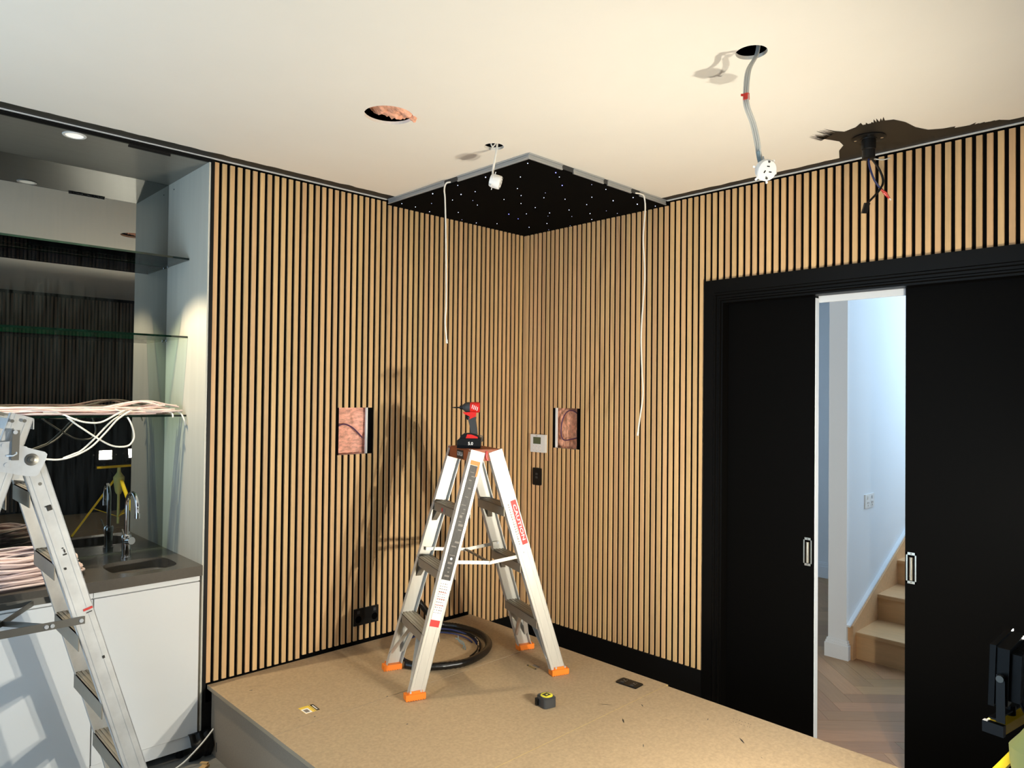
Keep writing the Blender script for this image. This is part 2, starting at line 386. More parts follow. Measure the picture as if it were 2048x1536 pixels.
b = MB(); b.box(-4.7, 0.01, -5.45, -5.35, 0, CEIL); wb = mk('wall_back', b, 'felt', kind='structure')
b = MB(); b.box(-4.8, -4.7, -5.45, -2.35, 0, CEIL); b.box(-4.8, -4.7, -0.25, 0.7, 0, CEIL); b.box(-4.8, -4.7, -2.35, -0.25, 2.75, CEIL); b.box(-4.8, -4.7, -2.35, -0.25, 0, 0.09)
mk('wall_side', b, 'side_wall', kind='structure')

# slats, each its own part
SW, ST = 0.0235, 0.010
_sl = {}
def slat_mesh(axis, z0, z1):
    k = (axis, round(z0, 3), round(z1, 3))
    if k not in _sl:
        c = 0.0012; pr = [(0, ST), (0, c), (c, 0), (SW-c, 0), (SW, c), (SW, ST)]
        n = 6; vs = []
        for z in (z0, z1):
            for a, d in pr: vs.append((a, d, z) if axis == 'x' else ((d, -a, z) if axis == 'y' else (a, -d, z)))
        fs = [(i, (i+1) % n, n+(i+1) % n, n+i) for i in range(n)]+[tuple(range(n-1, -1, -1)), tuple(range(n, 2*n))]
        if axis == 'back': fs = [f[::-1] for f in fs]
        me = bpy.data.meshes.new('slat'); me.from_pydata(vs, [], fs); me.materials.append(MATS['back_slat' if axis == 'back' else 'oak_slat']); _sl[k] = me
    return _sl[k]
def slat(parent, axis, a, z0, z1):
    o = bpy.data.objects.new('slat', slat_mesh(axis, z0, z1)); COL.objects.link(o); o.parent = parent
    o['_o'] = parent['_o']; base = V(parent['_o'])
    o.location = (V((a, 0, 0)) if axis == 'x' else V((0, a, 0)) if axis == 'y' else V((a, -5.34, 0)))-base
for k in range(55):
    x = -2.199+0.04*k
    zt = 2.942 if x < -1.175 else 2.925
    zb_ = 0.347 if x < -1.70 else (0.360 if x < -0.49 else 0.252)
    if x+SW > HL[0] and x < HL[1]: slat(wl, 'x', x, zb_, HL[2]); slat(wl, 'x', x, HL[3], zt)
    else: slat(wl, 'x', x, zb_, zt)
for k in range(92):
    y = -0.017-0.04*k
    zt = 2.942 if y < -1.20 else 2.925
    if y-SW > -1.45:
        if y > HR[0] and y-SW < HR[1]: slat(wr, 'y', y, 0.252, HR[2]); slat(wr, 'y', y, HR[3], zt)
        else: slat(wr, 'y', y, 0.252, zt)
    else: slat(wr, 'y', y, 2.446, zt)
slat(wr, 'y', 0.009, 0.252, 2.925)
for k in range(80): slat(wb, 'back', -3.2+0.04*k, DECK+0.02, 2.92)

mk('baseboard_right', MB().box(-0.004, 0.010, -1.456, 0.0, 0, 0.250), 'black_paint', kind='structure')
mk('baseboard_left', MB().box(-2.2, -0.004, -0.004, 0.010, 0, 0.250), 'black_paint', kind='structure')
# thin bright shadow-line angle at the wall head
mk('trim_1', MB().box(-4.695, -1.18, -0.012, -0.002, 2.9512, 2.9566), 'line_white', kind='structure')
mk('trim_2', MB().box(-0.012, -0.002, -3.7, -1.20, 2.9512, 2.9566), 'line_white', kind='structure')
# black post closing the end of the slatted wall
b = MB(); b.box(-2.216, -2.2, -0.006, 0.16, 0.0, 2.948); mk('trim_3', b, 'black_paint', kind='structure')
b = MB(); b.box(-4.695, -2.2, 0.0, 0.012, 2.935, 2.9495); b.box(-4.695, -2.2, -0.012, 0.0, 2.941, 2.9480); mk('trim_4', b, 'black_paint', kind='structure')

# door casing with a moulded profile, mitred at the corner
prof = [(0, 0.010), (0, -0.012), (0.058, -0.012), (0.062, -0.017), (0.070, -0.017), (0.074, -0.008), (0.084, -0.008), (0.088, -0.013), (0.094, -0.013), (0.098, -0.002), (0.106, -0.002), (0.110, 0.048)]
b = MB(); rings = []
for o_, d in prof: rings.append([(d, -1.456-o_*1.04, 0.0), (d, -1.456-o_*1.04, 2.446-o_*1.22), (d, -3.60+o_, 2.446-o_*1.22), (d, -3.60+o_, 0.0)])
vs = [p for r_ in rings for p in r_]; fs = []
for i in range(len(rings)-1):
    for j in range(3): fs.append((i*4+j, (i+1)*4+j, (i+1)*4+j+1, i*4+j+1))
b.add(vs, fs); mk('trim_5', b, 'black_trim', kind='structure')

def pull(parent, y0, y1, z0, z1):
    x = 0.05; h = mk('door_handle', (lambda m: (m.box(x-0.0025, x+0.001, y0, y0+0.006, z0, z1), m.box(x-0.0025, x+0.001, y1-0.006, y1, z0, z1), m.box(x-0.0025, x+0.001, y0, y1, z0, z0+0.012), m.box(x-0.0025, x+0.001, y0, y1, z1-0.012, z1), m)[-1])(MB()), 'nickel', parent, label='brushed nickel flush pull')
    mk('recess', MB().box(x-0.0008, x+0.001, y0+0.006, y1-0.006, z0+0.012, z1-0.012), 'void_black', h)
    b = MB(); b.cyl((x-0.001, (y0+y1)/2, z0+0.016), (x-0.001, (y0+y1)/2, z1-0.022), 0.009, n=14); mk('grip', b, 'nickel', h, smooth=True)
    for z in (z0+0.006, z1-0.006): b = MB(); b.cyl((x-0.004, (y0+y1)/2, z), (x, (y0+y1)/2, z), 0.0032, n=10); mk('screw', b, 'steel_dark', h)
d1 = thing('door_1', (0.07, -1.6, HALL), kind='structure')
b = MB(); b.box(0.05, 0.0895, -2.058, -1.12, HALL+0.01, 2.318); mk('leaf', b, 'black_satin', d1)
mk('leading_edge', MB().box(0.0505, 0.0895, -2.0605, -2.058, HALL+0.01, 2.305), 'white_wall', d1, label='white painted door edge')
pull(d1, -2.046, -2.003, 0.935, 1.078)
d2 = thing('door_2', (0.07, -2.95, HALL), kind='structure')
b = MB(); b.box(0.05, 0.0895, -3.43, -2.482, HALL+0.01, 2.318); mk('leaf', b, 'black_satin', d2)
pull(d2, -2.530, -2.487, 0.938, 1.082)
mk('trim_6', MB().box(0.090, 0.105, -3.46, -1.56, 2.285, 2.318), 'white_wall', kind='structure')

# ------------------------------------------------------------------ hall beyond the doors
hf = mk('floor_hall', MB().box(0.05, 6.0, -3.2, 1.5, -0.12, HALL-0.010), 'void_black', kind='structure')
def clip(poly, ax, val, keep_gt):
    out = []
    for i in range(len(poly)):
        a, c = poly[i], poly[(i+1) % len(poly)]
        ia = (a[ax] > val) == keep_gt; ic = (c[ax] > val) == keep_gt
        if ia: out.append(a)
        if ia != ic:
            t = (val-a[ax])/(c[ax]-a[ax]); out.append(a+(c-a)*t)
    return out
PW, PL = 0.118, 0.118*5; g = 0.0007
q1, q2 = V((0.7071, -0.7071, 0)), V((0.7071, 0.7071, 0)); org = V((1.05, -2.0, 0))
for i in range(-26, 27):
    for j in range(-5, 6):
        for kind_ in (0, 1):
            ox, oy = i*PW+j*PL, i*PW-j*PL
            x0, x1, y0, y1 = (ox, ox+PL, oy, oy+PW) if kind_ == 0 else (ox, ox+PW, oy+PW, oy+PW+PL)
            P = [org+q1*a+q2*c for a, c in ((x0+g, y0+g), (x1-g, y0+g), (x1-g, y1-g), (x0+g, y1-g))]
            for ax, val, gt in ((0, 0.052, True), (0, 3.485, False), (1, -2.75, True), (1, -0.35, False)):
                if len(P) > 2: P = clip(P, ax, val, gt)
            if len(P) < 3: continue
            # local frame along the plank so that the grain follows it
            ca = org+q1*(x0+x1)/2+q2*(y0+y1)/2; ca.z = HALL-0.0105; ang = math.atan2(q1.y, q1.x) if kind_ == 0 else math.atan2(q2.y, q2.x)
            RM = Matrix.Rotation(-ang, 4, 'Z'); dz = random.uniform(0, 0.0006)
            m_ = MB(); m_.extrude([RM @ (V((p.x, p.y, ca.z))-ca) for p in P], V((0, 0, 0.0105+dz)))
            me = bpy.data.meshes.new('plank'); me.from_pydata(m_.v, [], m_.f); me.materials.append(MATS['oak_floor'])
            o = bpy.data.objects.new('plank', me); COL.objects.link(o); o.parent = hf; o.location = ca-V(hf['_o']); o.rotation_euler = (0, 0, ang)
mk('wall_stair', MB().box(1.381, 6.0, -1.711, -1.589, HALL-0.012, 5.0), 'white_wall', kind='structure')
b = MB(); b.box(3.50, 3.6, -1.589, 1.5, HALL-0.012, 3.0); mk('wall_far', b, 'white_wall', kind='structure')
b = MB(); b.box(1.2, 2.2, -3.2, -3.1, HALL-0.012, 5.0); b.box(4.7, 6.0, -3.2, -3.1, HALL-0.012, 5.0); b.box(2.2, 4.7, -3.2, -3.1, HALL-0.012, 1.6); b.box(2.2, 4.7, -3.2, -3.1, 3.4, 5.0); b.box(0.14, 1.2, -3.2, -3.1, HALL-0.012, 3.0); mk('wall_hall_side', b, 'white_wall', kind='structure')
b = MB(); b.box(4.9, 5.0, -3.1, -1.711, HALL-0.012, 5.0); mk('wall_stair_end', b, 'white_wall', kind='structure')
b = MB(); b.box(0.14, 1.0, 1.4, 1.5, HALL-0.012, 3.0); b.box(2.4, 3.5, 1.4, 1.5, HALL-0.012, 3.0); b.box(1.0, 2.4, 1.4, 1.5, 2.4, 3.0); b.box(1.0, 2.4, 1.4, 1.5, HALL-0.012, 0.9); b.box(0.105, 0.14, 0.12, 1.5, HALL-0.012, 3.0)
mk('wall_hall_end', b, 'white_wall', kind='structure')
b = MB(); b.box(0.14, 3.6, -1.589, 1.5, 2.9, 3.0); b.box(0.14, 1.2, -3.2, -1.589, 2.9, 3.0); b.box(1.1, 1.2, -3.2, -1.589, 3.0, 5.0); b.box(1.2, 2.1, -3.2, -1.6, 5.0, 5.1); mk('ceiling_hall', b, 'white_wall', kind='structure')
# skirting round the end of the stair wall, with a stepped top
def skirt(mb, x0, x1, y0, y1):
    for t, za, zb2 in ((0.018, HALL, 0.135), (0.013, 0.135, 0.150), (0.008, 0.150, 0.165)): mb.box(x0-t, x1, y0-t, y1+t, za, zb2)
b = MB(); skirt(b, 1.381, 1.405, -1.711, -1.589); b.box(1.405, 3.5, -1.589, -1.571, HALL, 0.135); mk('baseboard_stair', b, 'white_wall', kind='structure')
b = MB(); b.box(3.482, 3.5, -1.57, 1.4, HALL, 0.150); b.box(3.487, 3.5, -1.57, 1.4, 0.150, 0.175); b.box(3.492, 3.5, -1.57, 1.4, 0.175, 0.19); mk('baseboard_far', b, 'white_wall', kind='structure')
st = thing('staircase', (2.4, -2.3, HALL), 'pale oak staircase rising beside the white hall wall', 'staircase')
YS = -1.745
noses = [(1.449, 0.220)]+[(1.449+0.402*k, 0.220+0.181*k) for k in range(1, 8)]
for k, (nx, tz) in enumerate(noses):
    pz = HALL if k == 0 else noses[k-1][1]
    mk('riser', MB().box(nx+0.012, nx+0.030, -2.95, YS, pz, tz-0.028), 'oak_stair', st)
    b = MB(); x1 = (noses[k+1][0]+0.03) if k < 7 else nx+0.42; b.box(nx+0.004, x1, -2.95, YS, tz-0.028, tz); b.box(nx, nx+0.004, -2.95, YS, tz-0.025, tz-0.003); mk('tread', b, 'oak_stair', st)
b = MB(); pts = [(1.405, YS, HALL), (1.405, YS, 0.268), (1.425, YS, 0.278), (4.3, YS, 1.535), (4.3, YS, HALL)]
b.extrude(pts, V((0, 0.034, 0))); mk('stringer', b, 'oak_stair', st)
b = MB(); b.extrude([(1.381, -1.735, 0.262), (1.381, -1.735, 0.274), (1.425, -1.735, 0.294), (4.3, -1.735, 1.551), (4.3, -1.735, 1.536)], V((0, 0.024, 0))); mk('stringer_bead', b, 'white_wall', st, label='white bead along the stringer')

b = MB(); b.box(1.690, 1.858, -1.719, -1.711, 1.022, 1.118)
t = mk('power_outlet', b, 'white_plastic', label='white double power outlet on the white stair wall', cat='outlet')
for x in (1.735, 1.815):
    b = MB(); b.box(x-0.022, x+0.022, -1.7205, -1.719, 1.030, 1.075); 
    b.cur = 1
    for dx, dz in ((-0.010, 0.008), (0.010, 0.008), (0, -0.010)): b.box(x+dx-0.003, x+dx+0.003, -1.7212, -1.7205, 1.05+dz-0.006, 1.05+dz+0.006)
    mk('socket', b, ['white_plastic', 'print_grey'], t)
    b = MB(); b.box(x-0.008, x+0.008, -1.724, -1.719, 1.086, 1.106); mk('switch', b, 'white_plastic', t)

# ------------------------------------------------------------------ raised timber stage
sg = thing('stage_platform', (-1.34, -2.7, 0), 'raised particleboard stage platform in front of the slatted walls', 'platform')
for i, (y0, y1) in enumerate(((-0.722, -0.004), (-1.553, -0.7235), (-2.75, -1.555), (-3.65, -2.7515), (-4.55, -3.6515), (-5.33, -4.5515))):
    xr = (-0.468-0.02*abs(y0+y1)/2) if i < 3 else -0.515
    b = MB(); b.box(-2.192, xr, y0, y1, DECK-0.019-0.0012*(i % 2), DECK-0.0012*(i % 2))
    for k, p in enumerate(b.f):
        if k not in (1,): b.mi[k] = 1
    mk('board', b, ['particleboard', 'particle_edge'], sg)
mk('riser', MB().box(-2.172, -2.154, -5.33, -0.012, 0.002, DECK-0.0205), 'riser_board', sg)
mk('riser', MB().box(-0.56, -0.545, -5.33, -0.012, 0.002, DECK-0.0205), 'riser_board', sg)
for y in (-0.72, -1.55, -2.75, -3.65, -4.55): mk('joist', MB().box(-2.153, -0.561, y-0.022, y+0.022, 0.002, DECK-0.0205), 'riser_board', sg)
# yellow tongue showing in the board joint
mk('joint_tongue', MB().box(-2.19, -0.50, -1.5550, -1.5532, DECK-0.010, DECK-0.0006), 'label_yellow', sg)
mk('printed_mark', MB().box(-2.1728, -2.172, -0.085, -0.078, 0.03, 0.075), 'label_black', sg)

def sticker(pts, name_label, dark_side, faded):
    t = thing('sticker', (pts[0][0], pts[0][1], DECK), name_label, 'sticker')
    A, B_, C_, D_ = [V((x, y, DECK)) for x, y in pts]
    def quad(a0, a1, c0, c1, h):
        f = lambda a, c: (A*(1-a)+B_*a)*(1-c)+(D_*(1-a)+C_*a)*c
        P = [f(a0, c0), f(a1, c0), f(a1, c1), f(a0, c1)]; return [p+V((0, 0, h)) for p in P]
    m = MB()
    if not faded: m.extrude(quad(0, 1, 0, 1, 0.0), V((0, 0, 0.0003))); mk('paper', m, 'label_yellow', t)
    else: m.extrude(quad(0, 1, 0.30, 1, 0.0), V((0, 0, 0.0002))); mk('paper', m, 'particleboard', t)
    m = MB(); m.extrude(quad(0, 1, 0, 0.24, 0.0003), V((0, 0, 0.0002))); mk('brand_strip', m, 'label_black', t)
    m = MB()
    for a in (0.18, 0.3, 0.42, 0.5, 0.62, 0.74): m.extrude(quad(a, a+0.09, 0.08, 0.17, 0.0005), V((0, 0, 0.0001)))
    mk('print', m, 'label_white' if not faded else 'label_yellow', t)
    m = MB(); m.extrude(quad(0.30, 0.98, 0.52, 0.98, 0.0003), V((0, 0, 0.0002))); 
    mk('print_block', m, 'label_white' if not faded else 'print_grey', t)
    if not faded:
        m = MB(); m.extrude(quad(0.0, 1, 0.30, 0.34, 0.0003), V((0, 0, 0.0001))); m.extrude(quad(0.44, 0.86, 0.62, 0.90, 0.0005), V((0, 0, 0.0001))); mk('print', m, 'print_grey', t)
sticker([(-1.917, -0.555), (-1.922, -0.630), (-1.992, -0.629), (-1.991, -0.552)], 'small yellow and white sticker with black strip on the stage board', 0, False)
sticker([(-0.838, -0.888), (-0.846, -0.965), (-0.800, -0.958), (-0.793, -0.886)], 'faded dark printed sticker on the stage beside the right ladder foot', 0, True)
# pencil notes and scuffs on the boards
rr = random.Random(11); m = MB()
def stroke(x, y, a, l, w):
    d = V((math.cos(a), math.sin(a), 0)); n_ = V((-d.y, d.x, 0)); p = V((x, y, DECK+0.0001))
    m.add([p-n_*w*0.4, p+d*l*0.5-n_*w, p+d*l, p+d*l*0.5+n_*w, p+n_*w*0.4], [(0, 1, 2, 3, 4)])
for x, y, a, l, w in ((-0.93, -1.46, -0.9, 0.07, 0.002), (-0.80, -1.62, 0.9, 0.03, 0.003), (-1.0, -1.66, 0.8, 0.045, 0.004), (-0.78, -2.12, 0.9, 0.05, 0.004), (-1.12, -1.85, 0.6, 0.03, 0.002), (-2.06, -0.16, -0.5, 0.10, 0.0012), (-2.07, -0.21, -0.3, 0.02, 0.004), (-1.72, -1.02, 0.2, 0.012, 0.004), (-0.60, -1.46, -0.9, 0.03, 0.0015), (-0.70, -1.9, 0.4, 0.02, 0.002), (-1.62, -0.72, 0.4, 0.012, 0.004), (-1.98, -0.68, 0.3, 0.010, 0.004)): stroke(x, y, a, l, w)
for i in range(40): stroke(rr.uniform(-2.1, -0.65), rr.uniform(-2.6, -0.6), rr.uniform(0, 6.28), rr.uniform(0.004, 0.02), rr.uniform(0.0004, 0.0014))
for i in range(7): stroke(-0.60+rr.uniform(-0.003, 0.003), -1.975-0.014*i, rr.uniform(0.2, 1.4), 0.010, 0.0012); stroke(-0.63+rr.uniform(-0.003, 0.003), -1.99-0.013*i, rr.uniform(0.2, 1.4), 0.009, 0.0012)
mk('scuff_marks', m, 'label_worn', sg, label='dark pencil notes and scuffs', kind='stuff')

# ------------------------------------------------------------------ bar niche on the left
NX, MY, NZ = -2.2255, 0.57, 2.935
b = MB(); b.box(NX, -2.2165, 0.0, MY+0.02, 0.0, NZ)
t = mk('niche_side_panel', b, 'panel_grey', label='tall grey laminate end panel of the bar niche', cat='panel')
b = MB(); b.cyl((NX-0.0015, 0.49, 2.895), (NX, 0.49, 2.895), 0.004, n=10); mk('screw_cap', b, 'dark_grey_plastic', t)
b = MB(); b.box(-4.695, NX, 0.012, MY+0.02, NZ, NZ+0.02); mk('ceiling_niche', b, 'soffit_grey', kind='structure')
b = MB(); b.box(-4.695, NX-0.0006, MY, MY+0.006, 0.9355, NZ-0.001); mk('mirror', b, 'mirror_grey', label='grey tinted wall mirror behind the glass shelves', cat='mirror')
b = MB(); b.box(-4.7, -2.2, MY+0.02, MY+0.1, 0, CEIL); b.box(-4.7, -2.2, 0.0125, MY+0.02, NZ+0.021, CEIL+0.01); mk('wall_niche', b, 'white_wall', kind='structure')
def stretch_shelf(z, lab):
    b = MB(); x0, x1, y0, y1 = -4.69, NX-0.001, 0.245, 0.566
    b.add([(x0, y0, z), (x1, y0, z), (x1, y1, z), (x0, y1, z), (x0, y0, z+0.010), (x1, y0, z+0.010), (x1, y1, z+0.010), (x0, y1, z+0.010)], [(0, 3, 2, 1), (4, 5, 6, 7)])
    t = mk('glass_shelf', b, 'clear_glass', label=lab, cat='shelf', group='glass shelves in the bar niche')
    b = MB(); b.box(x0, x1, y0-0.0004, y0+0.0006, z+0.0003, z+0.0097); mk('front_edge', b, 'glass_edge_dark', t, label='green polished glass edge')
    b = MB(); b.box(x0, x1, y1-0.0006, y1+0.0004, z+0.0003, z+0.0097); mk('back_edge', b, 'glass_edge', t)
    for xx in (-3.6, -2.234):
        for yy in (0.54,): b = MB(); b.cyl((xx, yy, z-0.006), (xx, yy, z), 0.004, n=8); mk('support_pin', b, 'chrome', t)
SH = (2.475, 2.068, 1.660)
stretch_shelf(SH[0], 'uppermost glass shelf in front of the mirror')
stretch_shelf(SH[1], 'middle glass shelf in front of the mirror')
stretch_shelf(SH[2], 'lowest glass shelf, under the bundle of pink cables')

# recessed downlight in the niche soffit
t = thing('downlight', (-2.80, 0.062, NZ-0.003), 'small round recessed downlight in the niche soffit', 'downlight')
b = MB(); b.lathe([(0.036, 0.002), (0.037, -0.003), (0.046, -0.003), (0.048, 0.0), (0.046, 0.002)], (-2.80, 0.062, NZ-0.001), n=28); mk('trim_ring', b, 'line_white', t, smooth=True)
b = MB(); b.cyl((-2.80, 0.062, NZ-0.0015), (-2.80, 0.062, NZ-0.0005), 0.036, n=24); mk('lens', b, 'lamp_lens', t)
ld = bpy.data.lights.new('downlight_beam', 'SPOT'); ld.energy = DOWNLIGHT_W; ld.color = (1.0, 0.87, 0.63); ld.spot_size = math.radians(86); ld.spot_blend = 0.3; ld.shadow_soft_size = 0.012
lo = bpy.data.objects.new('downlight_beam', ld); COL.objects.link(lo); lo.location = (-2.80, 0.10, NZ-0.02)
b = MB(); b.box(-2.59, -2.405, 0.013, 0.019, NZ-0.012, NZ)
for i in range(24): b.box(-2.588+0.0077*i, -2.5845+0.0077*i, 0.019, 0.032, NZ-0.007, NZ-0.0002)
mk('slot_vent', b, 'black_plastic', label='black toothed slot vent strip at the soffit front edge', cat='vent')

# countertop with sink cut-out
def sink_loop(k, z, n=40):
    out = []
    for i in range(n):
        a = 2*math.pi*i/n; c, s_ = math.cos(a), math.sin(a); e = 0.55
        out.append((-2.452+0.150*k*math.copysign(abs(c)**e, c), 0.195+0.140*k*math.copysign(abs(s_)**e, s_)))
    return out
b = MB(); b.plate([(-4.69, -0.010), (NX-0.0005, -0.010), (NX-0.0005, MY-0.001), (-4.69, MY-0.001)], [sink_loop(1.0, 0)[::-1]], 0.885, 0.935)
mk('countertop', b, 'stone_top', label='dark grey-brown stone countertop of the bar', cat='countertop')
t = thing('sink', (-2.452, 0.195, 0.74), 'small undermount stainless bar sink', 'sink')
b = MB(); rings = [(0.985, 0.884), (0.97, 0.82), (0.94, 0.762), (0.86, 0.748), (0.30, 0.744), (0.16, 0.742)]; n = 40
vs = [V((x, y, z)) for k, z in rings for x, y in sink_loop(k, z)]
b.add(vs, [(j*n+i, j*n+(i+1) % n, (j+1)*n+(i+1) % n, (j+1)*n+i) for j in range(len(rings)-1) for i in range(n)]); mk('bowl', b, 'stainless', t, smooth=True)
b = MB(); b.cyl((-2.452, 0.195, 0.740), (-2.452, 0.195, 0.7455), 0.028, n=20); mk('drain', b, 'steel_dark', t)
t = thing('faucet', (-2.453, 0.413, 0.935), 'chrome gooseneck mixer tap behind the small sink', 'faucet')
fx, fy = -2.453, 0.413
b = MB(); b.lathe([(0.026, 0), (0.026, 0.006), (0.021, 0.008), (0.021, 0.085), (0.024, 0.088), (0.024, 0.112), (0.020, 0.118), (0.013, 0.12)], (fx, fy, 0.935), n=24); mk('body', b, 'chrome', t, smooth=True)
pts = [V((fx, fy, 1.05)), V((fx, fy, 1.12)), V((fx, fy, 1.19))]+[V((fx+0.012*(1-math.cos(a))/2, fy-0.062*(1-math.cos(a)), 1.205+0.066*math.sin(a))) for a in [math.pi*i/14 for i in range(15)]]+[V((fx+0.012, fy-0.124, 1.175)), V((fx+0.013, fy-0.126, 1.160))]
b = MB(); b.tube(pts, 0.0105, 14); sp = mk('spout', b, 'chrome', t, smooth=True)
b = MB(); b.cyl((fx+0.013, fy-0.1255, 1.150), (fx+0.013, fy-0.126, 1.178), 0.0125, n=16); mk('aerator', b, 'chrome', sp, smooth=True)
b = MB(); b.cyl((fx, fy, 1.02), (fx+0.012, fy-0.045, 1.026), 0.020, 0.019, n=18); b.tube([(fx-0.010, fy-0.020, 1.030), (fx-0.020, fy-0.028, 1.058), (fx-0.030, fy-0.036, 1.088)], 0.004, 8); mk('lever', b, 'chrome', t, smooth=True)

# white base cabinets
for i, lab in enumerate(('white gloss base cabinet under the small sink', 'white gloss base cabinet behind the old aluminium ladder', 'white gloss base cabinet furthest from the slatted wall')):
    x1 = -2.2375-0.467*i; x0 = x1-0.464
    t = thing('base_cabinet', ((x0+x1)/2, 0.27, 0), lab, 'cabinet', 'white base cabinets')
    b = MB(); b.box(x0, x1, 0.012, 0.030, 0.115, 0.860) if i == 0 else b.box(x0, x1, 0.012, 0.56, 0.115, 0.860)
    if i == 0: b.box(x0, x0+0.016, 0.03, 0.56, 0.115, 0.73); b.box(x1-0.016, x1, 0.03, 0.56, 0.115, 0.73); b.box(x0, x1, 0.55, 0.56, 0.115, 0.73)
    mk('body', b, 'white_gloss', t)
    mk('door', MB().box(x0+0.0015, x1-0.0015, -0.008, 0.010, 0.118, 0.8565), 'white_gloss', t)
    mk('top_rail', MB().box(x0, x1, -0.004, 0.012, 0.862, 0.8845), 'white_gloss', t)
    mk('kickboard', MB().box(x0, x1, -0.002, 0.0105, 0.054, 0.1145), 'white_gloss', t)
    for xx in (x0+0.06, x1-0.06): b = MB(); b.cyl((xx, 0.05, 0), (xx, 0.05, 0.114), 0.018, n=12); mk('leg', b, 'black_plastic', t)

# pink cables lying along the lowest shelf, loops hanging over its front
t = thing('cable_bundle', (-2.75, 0.30, SH[2]+0.010), 'bundle of pale pink cables lying along the lowest glass shelf', 'cables')
rr = random.Random(5); zt = SH[2]+0.010
for i in range(22):
    y0 = 0.262+0.012*(i % 8)+rr.uniform(-0.004, 0.004); z0 = zt+0.0045+0.009*(i//8)
    ph = rr.uniform(0, 6.3); xe = -2.24-rr.uniform(0.005, 0.16)
    pts = []
    for k in range(26):
        x = -3.75+(xe+3.75)*k/25; env = 0.6+0.6*math.exp(-((x+2.45)/0.2)**2)
        pts.append((x, y0+0.012*math.sin(x*7+ph)*env+0.006*math.sin(x*15+2*ph), z0+(0.006+0.012*math.exp(-((x+2.42)/0.14)**2))*(1+math.sin(x*9+ph*1.7))*(0.35+0.5*(i//8))))
    b = MB(); b.tube(spl(pts, 2), 0.0042, 7); mk('cable', b, 'cable_pink', t, smooth=True)
def loop(pts, y_mid=0.232):
    P = []
    n_ = len(pts)
    for k, (x, z) in enumerate(pts):
        y = y_mid if z < zt+0.006 else 0.262
        P.append((x*1.0-(y-0.2)*0.255 if False else x, y, max(z, zt+0.008) if z > zt-0.004 and y > 0.24 else z))
    b = MB(); b.tube(spl(P, 5), 0.0042, 7); mk('cable', b, 'cable_white', t, smooth=True)
loop([(-2.859, 1.688), (-2.80, 1.684), (-2.743, 1.656), (-2.692, 1.639), (-2.628, 1.638), (-2.564, 1.673), (-2.505, 1.700)])
loop([(-2.95, 1.690), (-2.808, 1.688), (-2.722, 1.623), (-2.638, 1.56), (-2.572, 1.522), (-2.51, 1.519), (-2.484, 1.545), (-2.48, 1.579), (-2.497, 1.636), (-2.518, 1.676), (-2.56, 1.70)])
loop([(-2.96, 1.50), (-2.888, 1.476), (-2.856, 1.474), (-2.8, 1.469), (-2.74, 1.482), (-2.669, 1.521), (-2.606, 1.59), (-2.553, 1.654), (-2.476, 1.700)], 0.226)
loop([(-2.78, 1.474), (-2.74, 1.490), (-2.704, 1.508), (-2.648, 1.565), (-2.585, 1.637), (-2.505, 1.690)], 0.236)
loop([(-2.36, 1.692), (-2.262, 1.684), (-2.244, 1.645), (-2.236, 1.615)], 0.226)
loop([(-2.42, 1.69), (-2.305, 1.684), (-2.296, 1.657)], 0.234)

# big coil of pink cable on the counter
t = thing('cable_coil', (-3.05, 0.20, 0.935), 'large coil of pink cable lying on the dark countertop', 'cables')
rr = random.Random(9)
for i in range(34):
    lay = i//6; a_ = 0.375+0.010*(i % 6)*(-1)+rr.uniform(-0.006, 0.006)-0.012*lay; b_ = 0.172-0.011*(i % 6)-0.004*lay
    z0 = 0.9485+0.0215*lay; ph = rr.uniform(0, 6.3); pts = []
    for k in range(44):
        th = 2*math.pi*k/44
        pts.append((-3.07+a_*math.cos(th), 0.20+b_*math.sin(th), z0+0.006+0.006*math.sin(3*th+ph)+0.014*max(0, -math.cos(th-0.3))*(lay/5)+0.004*math.sin(7*th+2*ph)))
    b = MB(); b.tube(pts, 0.0055, 6, closed=True); mk('cable', b, 'cable_pink', t, smooth=True)

# bits on the concrete by the niche
b = MB(); rr = random.Random(2)
lumpy(b, 0, 1, 0, 1, lambda a, c: V((-2.285+0.108*a, -0.028-0.05*math.sin(math.pi*c)*(0.7+0.3*math.sin(math.pi*a))+0.010*noise.noise(V((a*5, c*5, 1))), 0.0+0.125*c+0.012*noise.noise(V((a*4, c*4, 7))))), 14, 12)
lumpy(b, 0, 1, 0, 1, lambda a, c: V((-2.285+0.108*a, -0.030+0.018*c, 0.125+0.012*noise.noise(V((a*4, 4.0, 7)))*(1-c))), 14, 2)
mk('crumpled_plastic', b, 'black_plastic', smooth=True, label='crumpled black plastic at the foot of the white cabinet', cat='plastic')
b = MB(); b.tube(spl([(-2.62, -0.30, 0.004), (-2.50, -0.16, 0.004), (-2.40, -0.085, 0.004), (-2.33, -0.082, 0.03), (-2.27, -0.086, 0.075), (-2.22, -0.07, 0.105), (-2.178, -0.055, 0.135)], 6), 0.004, 8)
mk('white_cord', b, 'cable_white', smooth=True, label='thin white cord trailing on the concrete by the stage', cat='cord')
b = MB(); b.ob((-2.262, -0.145, 0.006), (0.8, 0.6, 0), (-0.6, 0.8, 0), (0, 0, 1), 0.035, 0.014, 0.006); b.ob((-2.245, -0.120, 0.016), (0.5, -0.86, 0.1), (0.86, 0.5, 0), (0, 0, 1), 0.02, 0.007, 0.004)
mk('timber_offcut', b, 'timber_scrap', label='small timber offcut on the concrete beside the stage', cat='offcut')

